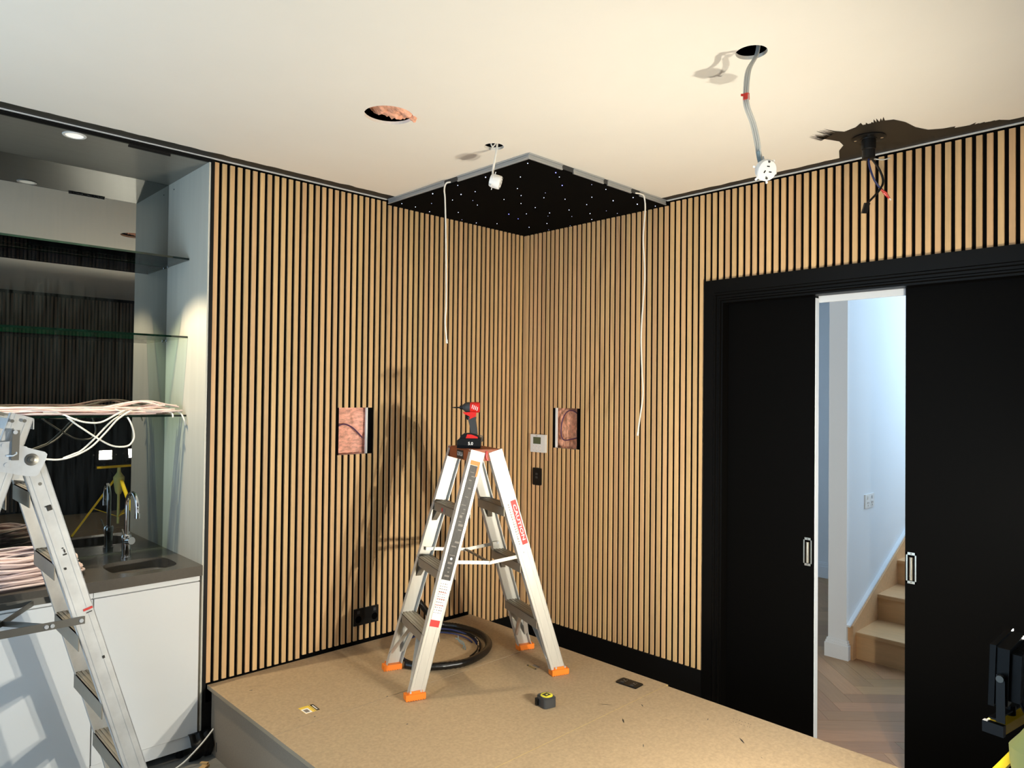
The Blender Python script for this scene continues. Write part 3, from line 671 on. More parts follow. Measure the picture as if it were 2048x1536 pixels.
# ------------------------------------------------------------------ star ceiling panel
sp_ = thing('star_panel', (-0.59, -0.6, 2.926), 'black star-effect ceiling panel with tiny blue-white lights in the corner', 'ceiling panel')
mk('panel', MB().box(-1.165, -0.002, -1.19, -0.002, 2.926, 2.9575), 'felt', sp_)
def channel(p0, p1, nrm):
    """aluminium strip profile with two lips"""
    p0, p1, n_ = V(p0), V(p1), V(nrm); b = MB()
    for d0, d1, z0, z1 in ((0.0, 0.004, 2.928, 2.9572), (0.004, 0.010, 2.950, 2.9572), (0.004, 0.008, 2.928, 2.934), (0.004, 0.0055, 2.940, 2.945)):
        c = (p0+p1)/2+n_*((d0+d1)/2); c.z = (z0+z1)/2
        b.ob(c, p1-p0, n_, (0, 0, 1), (p1-p0).length/2, (d1-d0)/2, (z1-z0)/2)
    mk('edge_channel', b, 'channel_alu', sp_)
for y0, y1 in ((-1.19, -0.66), (-0.545, -0.012)): channel((-1.165, y0, 0), (-1.165, y1, 0), (-1, 0, 0))
for x0, x1 in ((-1.172, -0.93), (-0.845, -0.60), (-0.565, -0.355), (-0.275, -0.014)): channel((x0, -1.19, 0), (x1, -1.19, 0), (0, -1, 0))
for (x0, x1, y0, y1) in ((-1.169, -1.165, -0.66, -0.545), (-0.93, -0.845, -1.194, -1.19), (-0.60, -0.565, -1.194, -1.19), (-0.355, -0.275, -1.194, -1.19)): mk('channel_joint', MB().box(x0, x1, y0, y1, 2.934, 2.9572), 'dark_grey_plastic', sp_)
STARS = [(-1.124, -0.832), (-1.132, -0.615), (-0.986, -0.592), (-1.127, -0.388), (-1.007, -0.494), (-0.965, -0.367), (-1.004, -0.218), (-1.124, -0.085), (-0.791, -0.388), (-1.022, -0.083), (-0.893, -0.055), (-0.759, -0.172), (-0.623, -0.045), (-0.501, -0.047), (-0.392, -0.132), (-0.876, -0.445), (-1.131, -1.148), (-0.928, -1.148), (-1.001, -0.966), (-0.861, -1.112), (-0.74, -1.023), (-0.866, -0.806), (-0.641, -1.147), (-0.519, -1.146), (-0.699, -0.86), (-0.754, -0.723), (-0.285, -1.157), (-0.452, -0.991), (-0.633, -0.786), (-0.526, -0.853), (-0.766, -0.593), (-0.311, -1.034), (-0.635, -0.601), (-0.153, -1.09), (-0.349, -0.867), (-0.044, -1.141), (-0.512, -0.6), (-0.329, -0.71), (-0.157, -0.862), (-0.359, -0.576), (-0.174, -0.747), (-0.062, -0.873), (-0.443, -0.456), (-0.513, -0.37), (-0.309, -0.515), (-0.198, -0.618), (-0.389, -0.328), (-0.052, -0.66), (-0.169, -0.375), (-0.017, -0.445), (-0.174, -0.216), (-0.03, -0.262)]
bright = {0, 3, 4, 17, 20, 26, 43, 33, 31}; blue = {43, 46, 20, 17}; dim = {15, 22, 24, 44, 45, 49, 51, 41, 6, 12, 38}
for i, (x, y) in enumerate(STARS):
    b = MB(); b.sph((x, y, 2.9252), 0.0024 if i in bright else 0.0017, 8, 5)
    mk('star_light', b, 'star_blue' if i in blue else ('star_dim' if i in dim else 'star_glow'), sp_)

# two limp LED tape leads hanging from the channel joints
def lead(pts, lab):
    b = MB(); b.tube(spl(pts, 6), 0.0042, 8); t = mk('led_lead', b, 'cable_white', smooth=True, label=lab, cat='cable', group='white leads hanging from the star panel')
    p, q = V(pts[-2]), V(pts[-1]); b = MB(); b.cyl(q, q+(q-p).normalized()*0.02, 0.0055, n=8); mk('bare_end', b, 'white_plastic', t)
lead([(-1.168, -0.60, 2.938), (-1.180, -0.575, 2.934), (-1.184, -0.565, 2.90), (-1.18, -0.568, 2.84), (-1.176, -0.575, 2.60), (-1.18, -0.588, 2.30), (-1.182, -0.584, 2.18), (-1.177, -0.592, 2.085)], 'shorter white lead hanging from the left side of the star panel')
lead([(-0.315, -1.193, 2.938), (-0.275, -1.205, 2.938), (-0.250, -1.208, 2.925), (-0.239, -1.208, 2.855), (-0.255, -1.208, 2.70), (-0.244, -1.207, 2.58), (-0.238, -1.208, 2.455), (-0.262, -1.208, 2.224), (-0.268, -1.209, 2.10), (-0.256, -1.208, 1.93), (-0.246, -1.208, 1.80), (-0.280, -1.208, 1.64), (-0.290, -1.208, 1.59)], 'longer white lead hanging from the right side of the star panel')

# ------------------------------------------------------------------ insulation in the openings
def batt(name, mb, mat_, lab): return mk(name, mb, mat_, smooth=True, label=lab, cat='insulation', group='insulation seen through openings')
b = MB()
lumpy(b, HL[0]-0.10, HL[1]+0.08, HL[2]-0.05, HL[3]+0.05, lambda x, z: V((x, 0.062+0.016*noise.noise(V((x*22, z*22, 0)))+0.006*noise.noise(V((x*80, z*80, 2)))+0.010*math.sin(z*18), z)), 40, 44)
t = batt('insulation_batt', b, 'insulation', 'pink insulation in the cut-out of the left slatted wall')
b = MB(); b.tube(spl([(-1.50, 0.040, 1.575), (-1.462, 0.038, 1.600), (-1.42, 0.036, 1.612), (-1.37, 0.038, 1.595), (-1.325, 0.040, 1.560), (-1.29, 0.050, 1.53)], 6), 0.0042, 8); mk('wire', b, 'cable_purple', t, smooth=True)
b = MB()
lumpy(b, HR[0]-0.08, HR[1]+0.08, HR[2]-0.05, HR[3]+0.05, lambda y, z: V((0.062+0.018*noise.noise(V((y*20, z*20, 9)))+0.006*noise.noise(V((y*75, z*75, 4))), y, z)), 40, 44)
t = batt('insulation_batt', b, 'insulation_dark', 'orange insulation in the cut-out of the right slatted wall')
b = MB(); b.tube(spl([(0.040, -0.50, 1.660), (0.036, -0.44, 1.690), (0.036, -0.385, 1.680), (0.036, -0.345, 1.62), (0.038, -0.335, 1.53), (0.040, -0.36, 1.49), (0.040, -0.43, 1.50), (0.044, -0.50, 1.515)], 6), 0.004, 8); mk('wire', b, 'cable_purple', t, smooth=True)
b = MB()
def cfn(a, c):
    x, y = -1.885+0.27*(a-0.5), -1.110+0.27*(c-0.5)
    d = math.hypot(x+1.885, y+1.115)/0.13
    return V((x, y, CEIL+0.010+0.040*d*d+0.022*noise.noise(V((x*30, y*30, 3)))+0.008*noise.noise(V((x*90, y*90, 8)))-0.02*max(0, 1-math.hypot(x+1.832, y+1.14)/0.04)))
lumpy(b, 0, 1, 0, 1, cfn, 34, 34)
b2 = b
t = batt('insulation_batt', b, 'insulation_dark', 'orange insulation bulging in the large round ceiling hole')
b = MB(); b.sph((-1.822, -1.150, CEIL-0.004), 0.016, 10, 6)
for i, p in enumerate(b.v): b.v[i] = p+V((noise.noise(p*60), noise.noise(p*60+V((5, 0, 0))), noise.noise(p*60+V((0, 5, 0)))))*0.010
mk('loose_tuft', b, 'insulation_dark', t, smooth=True)

# ------------------------------------------------------------------ wall fixtures
t = thing('power_outlet', (-1.28, 0, 0.445), 'black double power outlet low on the left slatted wall', 'outlet')
b = MB(); b.box(-1.362, -1.198, -0.010, 0.0, 0.447, 0.543); mk('plate', b, 'black_plastic', t)
for x in (-1.335, -1.225):
    b = MB(); b.box(x-0.008, x+0.008, -0.013, -0.010, 0.515, 0.532); mk('switch', b, 'dark_grey_plastic', t)
    b = MB(); b.cyl((x, -0.0105, 0.482), (x, -0.010, 0.482), 0.02, n=20)
    mk('socket', b, 'void_black', t)
t = thing('power_outlet', (-0.63, -1.415, DECK), 'black double power outlet set into the stage boards', 'outlet')
b = MB(); b.M = Matrix.Translation((-0.629, -1.4145, DECK)) @ Matrix.Rotation(0.06, 4, 'Z'); b.rbox(-0.036, 0.036, -0.060, 0.060, 0.0, 0.006, 0.006); mk('plate', b, 'black_plastic', t)
for dy in (-0.03, 0.03):
    b = MB(); b.M = Matrix.Translation((-0.629, -1.4145+dy, DECK+0.006)) @ Matrix.Rotation(0.06, 4, 'Z'); b.box(-0.028, -0.016, -0.008, 0.008, 0, 0.003); mk('switch', b, 'dark_grey_plastic', t)
    b = MB(); b.M = Matrix.Translation((-0.629, -1.4145+dy, DECK+0.006)) @ Matrix.Rotation(0.06, 4, 'Z')
    for a in (90, 210, 330): b.ob((0.008+0.009*math.cos(math.radians(a)), 0.009*math.sin(math.radians(a)), 0.0003), (math.cos(math.radians(a+60)), math.sin(math.radians(a+60)), 0), (-math.sin(math.radians(a+60)), math.cos(math.radians(a+60)), 0), (0, 0, 1), 0.004, 0.0012, 0.0003)
    mk('socket', b, 'print_grey', t)
t = thing('thermostat', (0, -0.166, 1.395), 'white climate control panel with a small screen on the slatted wall', 'thermostat')
b = MB(); b.box(-0.018, 0.0, -0.238, -0.096, 1.397, 1.520); mk('case', b, 'white_plastic', t)
mk('screen', MB().box(-0.0188, -0.018, -0.196, -0.124, 1.455, 1.502), 'lcd', t)
mk('logo', MB().box(-0.0186, -0.018, -0.165, -0.148, 1.509, 1.512), 'print_grey', t)
for yy in (-0.128, -0.160, -0.192):
    for zz in (1.440, 1.425, 1.411): b = MB(); b.box(-0.0192, -0.018, yy-0.007, yy+0.007, zz-0.004, zz+0.004); mk('button', b, 'label_white', t)
b = MB()
for yy in (-0.128, -0.160, -0.192):
    for zz in (1.440, 1.411): b.box(-0.0195, -0.0192, yy-0.003, yy+0.003, zz-0.0012, zz+0.0012)
mk('icons', b, 'print_red', t)
t = thing('light_switch', (0, -0.152, 1.166), 'black light switch plate below the white climate control', 'switch')
b = MB(); b.M = Matrix(((0, 0, -1, 0), (1, 0, 0, -0.152), (0, 1, 0, 1.228), (0, 0, 0, 1))); b.rbox(-0.040, 0.040, -0.060, 0.060, 0.0, 0.010, 0.010, 4); mk('plate', b, 'black_plastic', t)
for zz in (1.245, 1.222): b = MB(); b.box(-0.0125, -0.010, -0.162, -0.142, zz-0.007, zz+0.007); mk('rocker', b, 'dark_grey_plastic', t)

# ------------------------------------------------------------------ fittings hanging from the ceiling
def rose(name_lab, c, axis, r, h, cables, extra=None):
    """round plug base on a cable: c = centre of face, axis = facing direction"""
    c, ax = V(c), V(axis).normalized(); a = ax.orthogonal().normalized(); a = (V((0, 0, 1))-ax*ax.z).normalized() if abs(ax.z) < 0.95 else a; bb = ax.cross(a)
    t = thing('plug_base', (c.x, c.y, c.z-r), name_lab, 'plug base', 'plug bases hanging from the ceiling')
    b = MB(); b.lathe([(r*0.86, -h), (r*0.98, -h*0.8), (r, -h*0.3), (r*0.97, -0.003), (r*0.90, 0.0), (0.002, 0.001)], c, ax, 28); mk('body', b, 'white_plastic', t, smooth=True)
    b = MB()
    for ang in (90, 210, 330):
        q = c+ax*0.0013+(a*math.sin(math.radians(ang))+bb*math.cos(math.radians(ang)))*r*0.33; tg = (a*math.cos(math.radians(ang+(60 if ang != 90 else 0)))-bb*math.sin(math.radians(ang+(60 if ang != 90 else 0))))
        b.ob(q, tg, ax.cross(tg), ax, r*0.13, r*0.045, 0.0006)
    mk('slots', b, 'void_black', t)
    for sg_ in (-1, 1): b = MB(); b.cyl(c+a*sg_*r*0.75+ax*0.0005, c+a*sg_*r*0.75+ax*0.004, r*0.10, n=10); mk('screw', b, 'steel_dark', t)
    for k in range(6):
        ang = math.radians(60*k+20); q = c-ax*h*0.7+(a*math.cos(ang)+bb*math.sin(ang))*r; b = MB(); b.ob(q+(a*math.cos(ang)+bb*math.sin(ang))*0.004, a*math.cos(ang)+bb*math.sin(ang), ax, ax.cross(a*math.cos(ang)+bb*math.sin(ang)), 0.006, 0.0012, 0.0035); mk('clip', b, 'white_plastic', t)
    for pts, rad, m in cables: b = MB(); b.tube(spl(pts, 6), rad, 8); mk('cable', b, m, t, smooth=True)
    return t
top1 = (-1.335, -2.46)
cab = []
for k, off in enumerate((-0.007, 0.0, 0.007)):
    cab.append(([(-1.34, -2.455+off*0.5, CEIL+0.05), (-1.352, -2.452+off*0.6, CEIL-0.01), (-1.392, -2.444+off, 2.885), (-1.405, -2.443+off, 2.815), (-1.402, -2.443+off, 2.765), (-1.368, -2.449+off, 2.71), (-1.345, -2.452+off, 2.655), (-1.328, -2.452+off*0.7, 2.60), (-1.312, -2.452, 2.565)], 0.0036, 'wire_grey'))
t = rose('round white three-pin plug base on a long grey lead with red tape', (-1.315, -2.475, 2.560), (-0.50, -0.80, -0.30), 0.036, 0.026, cab)
b = MB(); b.cyl((-1.405, -2.443, 2.802), (-1.4035, -2.443, 2.782), 0.0105, n=10); b.ob((-1.417, -2.436, 2.796), (-0.7, 0.7, 0), (0.7, 0.7, 0), (0, 0, 1), 0.005, 0.001, 0.004); mk('red_tape', b, 'wire_red', t)
b = MB(); b.tube([(-1.335, -2.452, 2.625), (-1.325, -2.452, 2.60), (-1.316, -2.453, 2.578)], 0.009, 8); mk('sleeve', b, 'wire_teal', t, smooth=True)
t = rose('small white plug base on a short lead beside the star panel', (-1.322, -1.160, 2.785), (0.62, -0.72, -0.30), 0.032, 0.050, [([(-1.325, -1.14, CEIL+0.05), (-1.327, -1.135, CEIL-0.01), (-1.334, -1.132, 2.90), (-1.345, -1.132, 2.85), (-1.352, -1.138, 2.81)], 0.0052, 'cable_white'), ([(-1.36, -1.125, CEIL+0.03), (-1.352, -1.133, CEIL-0.002), (-1.335, -1.14, CEIL+0.02)], 0.0035, 'cable_white')])

t = thing('ceiling_mount', (-0.262, -2.425, 2.85), 'black pipe ceiling mount with loose wires on the painted patch', 'mount')
mc = V((-0.262, -2.425, 0))
b = MB(); b.lathe([(0.068, 0), (0.070, -0.004), (0.066, -0.007), (0.035, -0.009), (0.034, -0.012)], (mc.x, mc.y, CEIL-0.0014), n=32); mk('flange', b, 'black_plastic', t, smooth=True)
b = MB(); b.lathe([(0.030, 0), (0.030, -0.045), (0.027, -0.048), (0.027, -0.085), (0.022, -0.088)], (mc.x, mc.y, CEIL-0.011), n=24); mk('pipe', b, 'black_plastic', t, smooth=True)
for a in (20, 110, 200, 290): b = MB(); b.cyl((mc.x+0.053*math.cos(math.radians(a)), mc.y+0.053*math.sin(math.radians(a)), CEIL-0.007), (mc.x+0.053*math.cos(math.radians(a)), mc.y+0.053*math.sin(math.radians(a)), CEIL-0.0105), 0.006, n=10); mk('screw', b, 'chrome', t)
b = MB(); b.tube(spl([(-0.262, -2.425, 2.87), (-0.268, -2.43, 2.83), (-0.245, -2.44, 2.775), (-0.215, -2.45, 2.745), (-0.19, -2.465, 2.72)], 6), 0.0045, 8); mk('cable', b, 'wire_blue', t, smooth=True)
b = MB(); b.tube(spl([(-0.25, -2.43, 2.87), (-0.20, -2.45, 2.82), (-0.185, -2.46, 2.77), (-0.215, -2.455, 2.725), (-0.255, -2.435, 2.68), (-0.275, -2.425, 2.66)], 6), 0.005, 8); mk('cable', b, 'black_plastic', t, smooth=True)
b = MB(); b.ob((-0.283, -2.421, 2.637), (-0.25, 0.12, -0.8), (0.7, -0.7, 0), (0.5, 0.6, 0.2), 0.026, 0.011, 0.006); mk('connector', b, 'black_plastic', t)
for k in (-0.004, 0.004): b = MB(); b.tube([(-0.205+k, -2.455, 2.735+k), (-0.185, -2.468+k, 2.715), (-0.165+k, -2.48, 2.693)], 0.0045, 7); mk('cable', b, 'wire_red', t, smooth=True)
b = MB(); b.cyl((-0.165, -2.48, 2.693), (-0.158, -2.484, 2.686), 0.003, n=8); mk('bare_end', b, 'label_white', t)
b = MB(); b.tube(spl([(-0.245, -2.44, 2.862), (-0.215, -2.47, 2.858), (-0.19, -2.49, 2.868)], 5), 0.003, 7); mk('cable', b, 'wire_grey', t, smooth=True)

# ------------------------------------------------------------------ double-sided step ladder on the stage
LA = thing('step_ladder', (-1.10, -0.767, DECK), 'aluminium double-sided step ladder with orange cap and feet on the stage', 'ladder')
c0 = V((-1.10, -0.767, 0)); U = V((-0.33, -0.944, 0)).normalized(); W_ = V((0.944, -0.33, 0)).normalized()
ZB, ZT = DECK+0.012, 1.506
def apt(a, b_, z):
    """point of rail (a = near/far, b_ = left/right) at height z"""
    t = (z-DECK)/(ZT-DECK); return c0+U*a*(0.213+(0.168-0.213)*t)+W_*((0.390+(0.047-0.390)*t)*b_-0.017*t)+V((0, 0, z))
def channel_rail(p, q, inward, width, depth, th=0.003):
    p, q = V(p), V(q); d = (q-p).normalized(); n_ = V(inward); n_ = (n_-d*n_.dot(d)).normalized(); w = d.cross(n_)
    m = MB(); L = (q-p).length/2; c = (p+q)/2
    m.ob(c+n_*th/2, d, w, n_, L, width/2, th/2)
    for s_ in (-1, 1): m.ob(c+w*s_*(width/2-th/2)+n_*depth/2, d, w, n_, L, th/2, depth/2)
    for s_ in (-0.25, 0.25): m.ob(c+w*s_*width-n_*0.0006, d, w, n_, L, 0.0035, 0.0008)      # shallow ribs
    return m, d, w, n_
RF = {}
for a in (1, -1):
    for b_ in (-1, 1):
        m, d, w, n_ = channel_rail(apt(a, b_, ZB), apt(a, b_, ZT), -U*a, 0.078, 0.030); o = mk('rail', m, 'aluminium', LA); RF[(a, b_)] = (d, w, n_, o)
        f = apt(a, b_, DECK)-U*a*0.010; m = MB()
        m.ob(f+V((0, 0, 0.017)), W_, U, (0, 0, 1), 0.049, 0.022, 0.013)
        m.ob(f+V((0, 0, 0.034))+U*a*0.013, W_, U, (0, 0, 1), 0.034, 0.004, 0.008)
        for k in range(8): m.ob(f+W_*(-0.043+0.0123*k)+V((0, 0, 0.002)), W_, U, (0, 0, 1), 0.004, 0.021, 0.002)
        fo = mk('foot', m, 'foot_orange', LA)
        for s_ in (-1, 1): m = MB(); q = f+U*a*0.014+W_*s_*0.026+V((0, 0, 0.040)); m.cyl(q, q+U*a*0.006, 0.005, n=8); mk('rivet', m, 'zinc', fo)
def step(mb, p, q, out, depth, lip, th=0.003):
    """tread between p and q with lips and ribs; out = horizontal outward direction"""
    p, q, out = V(p), V(q), V(out).normalized(); d = (q-p).normalized(); L = (q-p).length/2; c = (p+q)/2; z = V((0, 0, 1))
    mb.ob(c-z*th/2, d, out, z, L, depth/2, th/2)
    for s_ in (-1, 1): mb.ob(c+out*s_*(depth/2-th/2)-z*lip/2, d, out, z, L, th/2, lip/2)
    for k in (-0.32, -0.12, 0.10, 0.32): mb.ob(c+out*depth*k+z*0.001, d, out, z, L, 0.003, 0.0012)
for b_ in (-1, 1):
    for i, z in enumerate((0.632, 0.926, 1.218)):
        p, q = apt(1, b_, z)-U*0.003, apt(-1, b_, z)+U*0.003
        m = MB(); step(m, p, q, W_*b_, 0.082, 0.046); so = mk('step', m, 'aluminium_shaded', LA)
        if i == 0:
            for a in (1, -1):
                for k, s_ in ((0.10, 0.034), (0.07, -0.034)):
                    m = MB(); e0 = (p+q)/2+U*a*k*0.6+W_*s_*0.3-V((0, 0, 0.012)); e1 = apt(a, b_, 0.425)-U*a*0.012+W_*s_
                    dd = (e1-e0); m.ob((e0+e1)/2, dd, W_-dd*(W_.dot(dd)/dd.length_squared), dd.cross(W_), dd.length/2, 0.012, 0.0016); mk('brace', m, 'aluminium', LA)
        else:
            for a in (1, -1): m = MB(); e0 = apt(a, b_, z-0.046)-U*a*0.045; e1 = apt(a, b_, z-0.105)-U*a*0.006; dd = e1-e0; m.ob((e0+e1)/2, dd, W_, dd.cross(W_), dd.length/2, 0.014, 0.0016); mk('brace', m, 'aluminium_shaded', LA)
        if i == 2 and b_ == -1:
            m = MB(); f = (p+q)/2-W_*0.0414-V((0, 0, 0.026)); m.ob(f+U*0.0, U, (0, 0, 1), W_, 0.030, 0.011, 0.0004); lb = mk('step_label', m, 'print_grey', so)
            m = MB(); m.ob(f-U*0.018-W_*0.0005, U, (0, 0, 1), W_, 0.009, 0.009, 0.0003); mk('red_mark', m, 'label_red', lb) if False else mk('red_mark', m, 'label_red', so)
# spreader arms, hinged in the middle, and the bar joining them
zs = 0.965
hp = {}
for a in (1, -1):
    ia = 0.185*a; L0 = apt(a, -1, zs); R0 = apt(a, 1, zs); L0 -= U*a*0.020; R0 -= U*a*0.020
    H0 = L0*0.46+R0*0.54-V((0, 0, 0.022)); hp[a] = H0
    for e0, e1 in ((L0, H0), (H0, R0)): m = MB(); dd = e1-e0; m.ob((e0+e1)/2, dd, (0, 0, 1), dd.cross(V((0, 0, 1))), dd.length/2+0.008, 0.009, 0.0015); mk('spreader_arm', m, 'aluminium', LA)
    for e in (L0, H0, R0): m = MB(); m.cyl(e-U*0.005, e+U*0.005, 0.006, n=10); mk('rivet', m, 'zinc', LA)
m = MB(); dd = hp[1]-hp[-1]; m.ob((hp[1]+hp[-1])/2, dd, W_, (0, 0, 1), dd.length/2, 0.006, 0.004); mk('spreader_bar', m, 'steel_dark', LA)
for b_ in (-1, 1):
    q = apt(1, b_, 0.985); m = MB(); m.cyl(q-U*0.001, q+U*0.003, 0.006, n=10); mk('rivet', m, 'zinc', LA)
# top cap
cc = c0-W_*0.017; CT = 1.514
def cap_pt(u_, w_, z): return cc+U*u_+W_*w_+V((0, 0, z))
m = MB(); m.extrude([cap_pt(u_, w_, 1.456) for u_, w_ in ((0.164, -0.088), (0.164, 0.088), (-0.164, 0.088), (-0.164, -0.088))], V((0, 0, CT-1.456-0.004)))
m.extrude([cap_pt(u_, w_, CT-0.004) for u_, w_ in ((0.160, -0.084), (0.160, 0.084), (-0.160, 0.084), (-0.160, -0.084))], V((0, 0, 0.004)))
cp = mk('top_cap', m, 'cap_orange', LA)
m = MB(); m.ob(cap_pt(0.02, -0.0885, 1.482), U, (0, 0, 1), W_, 0.047, 0.022, 0.0006); lb = mk('maker_label', m, 'label_black', cp)
m = MB(); text(m, 'GORILLA', 0.022, cap_pt(0.02, -0.0892, 1.484), U, (0, 0, 1), 0.0004, 0.01, width=0.078); mk('lettering', m, 'label_white', cp)
m = MB(); m.tube([cap_pt(0.166, 0.000, 1.505), cap_pt(0.170, -0.004, 1.48), cap_pt(0.168, 0.002, 1.46)], 0.006, 8); mk('cord_knot', m, 'wire_red', LA, smooth=True)
# printed labels on the near rails
def rail_quad(mb, key, z0, z1, s0, s1, lift=0.0012, th=0.0004):
    d, w, n_, o = RF[key]; a = key[0]; out = -n_
    wr_ = w if w.dot(W_) > 0 else -w
    p0, p1 = apt(key[0], key[1], z0), apt(key[0], key[1], z1)
    mb.extrude([p0+wr_*s0+out*lift, p0+wr_*s1+out*lift, p1+wr_*s1+out*lift, p1+wr_*s0+out*lift], out*th)
    return p0, p1, wr_, out
k2, k4 = (1, -1), (1, 1)
o2, o4 = RF[k2][3], RF[k4][3]
m = MB(); rail_quad(m, k2, 0.885, 1.435, -0.024, 0.024, 0.0017); mk('worn_label', m, 'label_worn', o2, label='worn black instruction label')
m = MB(); rail_quad(m, k2, 1.436, 1.458, -0.026, 0.026, 0.0017); rail_quad(m, k2, 1.385, 1.436, 0.016, 0.027, 0.0022); mk('orange_label', m, 'foot_orange', o2)
m = MB(); rail_quad(m, k2, 0.70, 0.883, -0.024, 0.024, 0.0017); mk('paper_label', m, 'label_white', o2)
rr = random.Random(4)
m = MB()
for k in range(12):
    z = 0.73+0.0122*k
    for j in range(4):
        s0 = -0.021+0.0108*j; rail_quad(m, k2, z, z+0.004, s0, s0+rr.uniform(0.003, 0.008), 0.0022, 0.0002)
mk('print', m, 'print_grey', o2)
m = MB()
for z in (0.825, 0.795, 0.765): rail_quad(m, k2, z, z+0.0025, -0.022, 0.022, 0.0024, 0.0002)
mk('print', m, 'print_red', o2)
m = MB(); rail_quad(m, k2, 0.668, 0.698, -0.024, 0.024, 0.0017); mk('red_label', m, 'label_red', o2)
m = MB()
for k in range(26):
    z = 0.90+0.02*k; rail_quad(m, k2, z, z+rr.uniform(0.002, 0.012), rr.uniform(-0.018, -0.002), rr.uniform(0.002, 0.02), 0.0022, 0.0002) if rr.random() < 0.55 else None
mk('print', m, 'print_grey', o2)
m = MB(); p0, p1, wr_, out = rail_quad(m, k4, 1.022, 1.248, 0.001, 0.032, 0.0017); mk('warning_label', m, 'label_red', o4, label='red label reading CAUTION')
m = MB(); text(m, 'CAUTION', 0.0175, (p0+p1)/2+wr_*0.0165+out*0.0024, p0-p1, wr_, 0.0002, 0.012, width=0.192)
mk('lettering', m, 'label_white', o4)
m = MB()
for k in range(17):
    z = 1.030+0.0125*k; rail_quad(m, k4, z, z+rr.uniform(0.005, 0.010), -0.018, -0.011, 0.0017, 0.0002)
    if 3 < k < 14: rail_quad(m, k4, z, z+rr.uniform(0.004, 0.009), -0.007, -0.002, 0.0017, 0.0002)
mk('print', m, 'print_grey', o4)

# ------------------------------------------------------------------ impact driver standing on the ladder cap
pxm = 0.00263; DX, DY = V((0.7186, -0.6954, 0)), V((0.6954, 0.7186, 0)); DO = V((-1.171, -0.780, CT+0.0005))
t = thing('impact_driver', DO, 'red and black cordless impact driver standing on the orange ladder cap', 'power tool')
def dp(x, z, y=0.0): return DO+DX*x*pxm+DY*y+V((0, 0, z*pxm))
def dex(pts, y0, y1, mt, name, parent=t, label=None):
    m = MB(); m.extrude([dp(x, z, y0) for x, z in pts], DY*(y1-y0)); return mk(name, m, mt, parent, label=label)
bt = dex([(-23, 0), (22, 0), (24, 3), (24, 19), (-18, 19), (-23, 15)], -0.038, 0.038, 'black_plastic', 'battery')
dex([(-18, 19), (22, 19), (20, 24), (6, 29), (-9, 29), (-16, 24)], -0.030, 0.030, 'black_plastic', 'foot')
dex([(-6, 19.3), (18, 19.3), (17, 22.5), (5, 27), (-3, 27)], -0.0315, -0.0302, 'tool_red', 'red_inlay')
m = MB(); text(m, '5.0', 6.2*pxm, dp(4, 9.5, -0.0386), DX, (0, 0, 1), 0.0004, 0.02); mk('lettering', m, 'label_white', bt)
dex([(3, 28), (17, 27), (15.5, 40), (13, 55), (14, 61), (-3, 61), (-1, 52), (2, 40)], -0.017, 0.017, 'dark_grey_plastic', 'handle', label='dark rubber grip')
dex([(-13, 70), (14, 71), (13, 62), (6, 59), (0, 56), (2, 62), (-8, 66)], -0.018, 0.018, 'tool_red', 'guard')
dex([(-6, 66), (0, 62), (-1, 56), (-4, 55), (-7, 60)], -0.010, 0.010, 'black_plastic', 'trigger')
m = MB(); m.lathe([(0.024, 0), (0.0275, 0.004), (0.0275, 0.040), (0.026, 0.050)], dp(20.5, 80), -DX, 20); bo = mk('motor_housing', m, 'tool_red', t, smooth=True)
m = MB()
for k in range(4): m.ob(dp(16-3.2*k, 80+1.5*k-3, -0.0272), DX*0.25+V((0, 0, 1)), DX, DY, 0.010, 0.0016, 0.0012)
mk('vent', m, 'label_white', t)
m = MB(); m.lathe([(0.0265, 0), (0.0265, 0.016), (0.022, 0.028), (0.016, 0.034), (0.013, 0.040)], dp(1.5, 80), -DX, 20); mk('gear_nose', m, 'dark_grey_plastic', t, smooth=True)
m = MB(); m.lathe([(0.011, 0), (0.011, 0.012), (0.009, 0.016)], dp(-13, 79.5), -DX, 14); mk('chuck', m, 'black_plastic', t, smooth=True)
m = MB(); m.cyl(dp(-18, 79.3), dp(-30, 79.2), 0.0034, n=8); m.cyl(dp(-30, 79.2), dp(-36.5, 79.2), 0.0026, 0.0016, n=8); mk('bit', m, 'black_plastic', t)
m = MB(); m.tube([dp(21, 25, -0.012), dp(26, 24, -0.014), dp(27, 14, -0.014), dp(23, 12, -0.014)], 0.0026, 6); m.tube([dp(21, 22, 0.004), dp(25, 20, 0.004), dp(25, 14, 0.004)], 0.0022, 6); mk('belt_hook', m, 'steel_dark', t)

# ------------------------------------------------------------------ tape measure
TX, TY = V((0.965, -0.262, 0)), V((0.262, 0.965, 0)); TM = Matrix(((TX.x, TY.x, 0, -1.124), (TX.y, TY.y, 0, -1.302), (0, 0, 1, DECK), (0, 0, 0, 1)))
t = thing('tape_measure', (-1.124, -1.302, DECK), 'black tape measure with a yellow face lying on the stage', 'tape measure')
m = MB(); m.M = TM; m.rbox(-0.034, 0.034, -0.040, 0.036, 0.002, 0.044, 0.014, 4); m.rbox(-0.031, 0.031, -0.037, 0.033, 0.0, 0.047, 0.013, 4); mk('case', m, 'dark_grey_plastic', t, smooth=True)
m = MB(); m.M = TM; m.box(-0.040, -0.022, 0.010, 0.036, 0.004, 0.030); m.box(-0.044, -0.040, 0.012, 0.030, 0.002, 0.020); mk('hook_nose', m, 'black_plastic', t)
m = MB(); m.M = TM; m.lathe([(0.029, 0), (0.029, 0.0012), (0.027, 0.0018), (0.001, 0.0018)], (0.002, -0.001, 0.047), n=28); mk('yellow_face', m, 'tape_yellow', t, smooth=True)
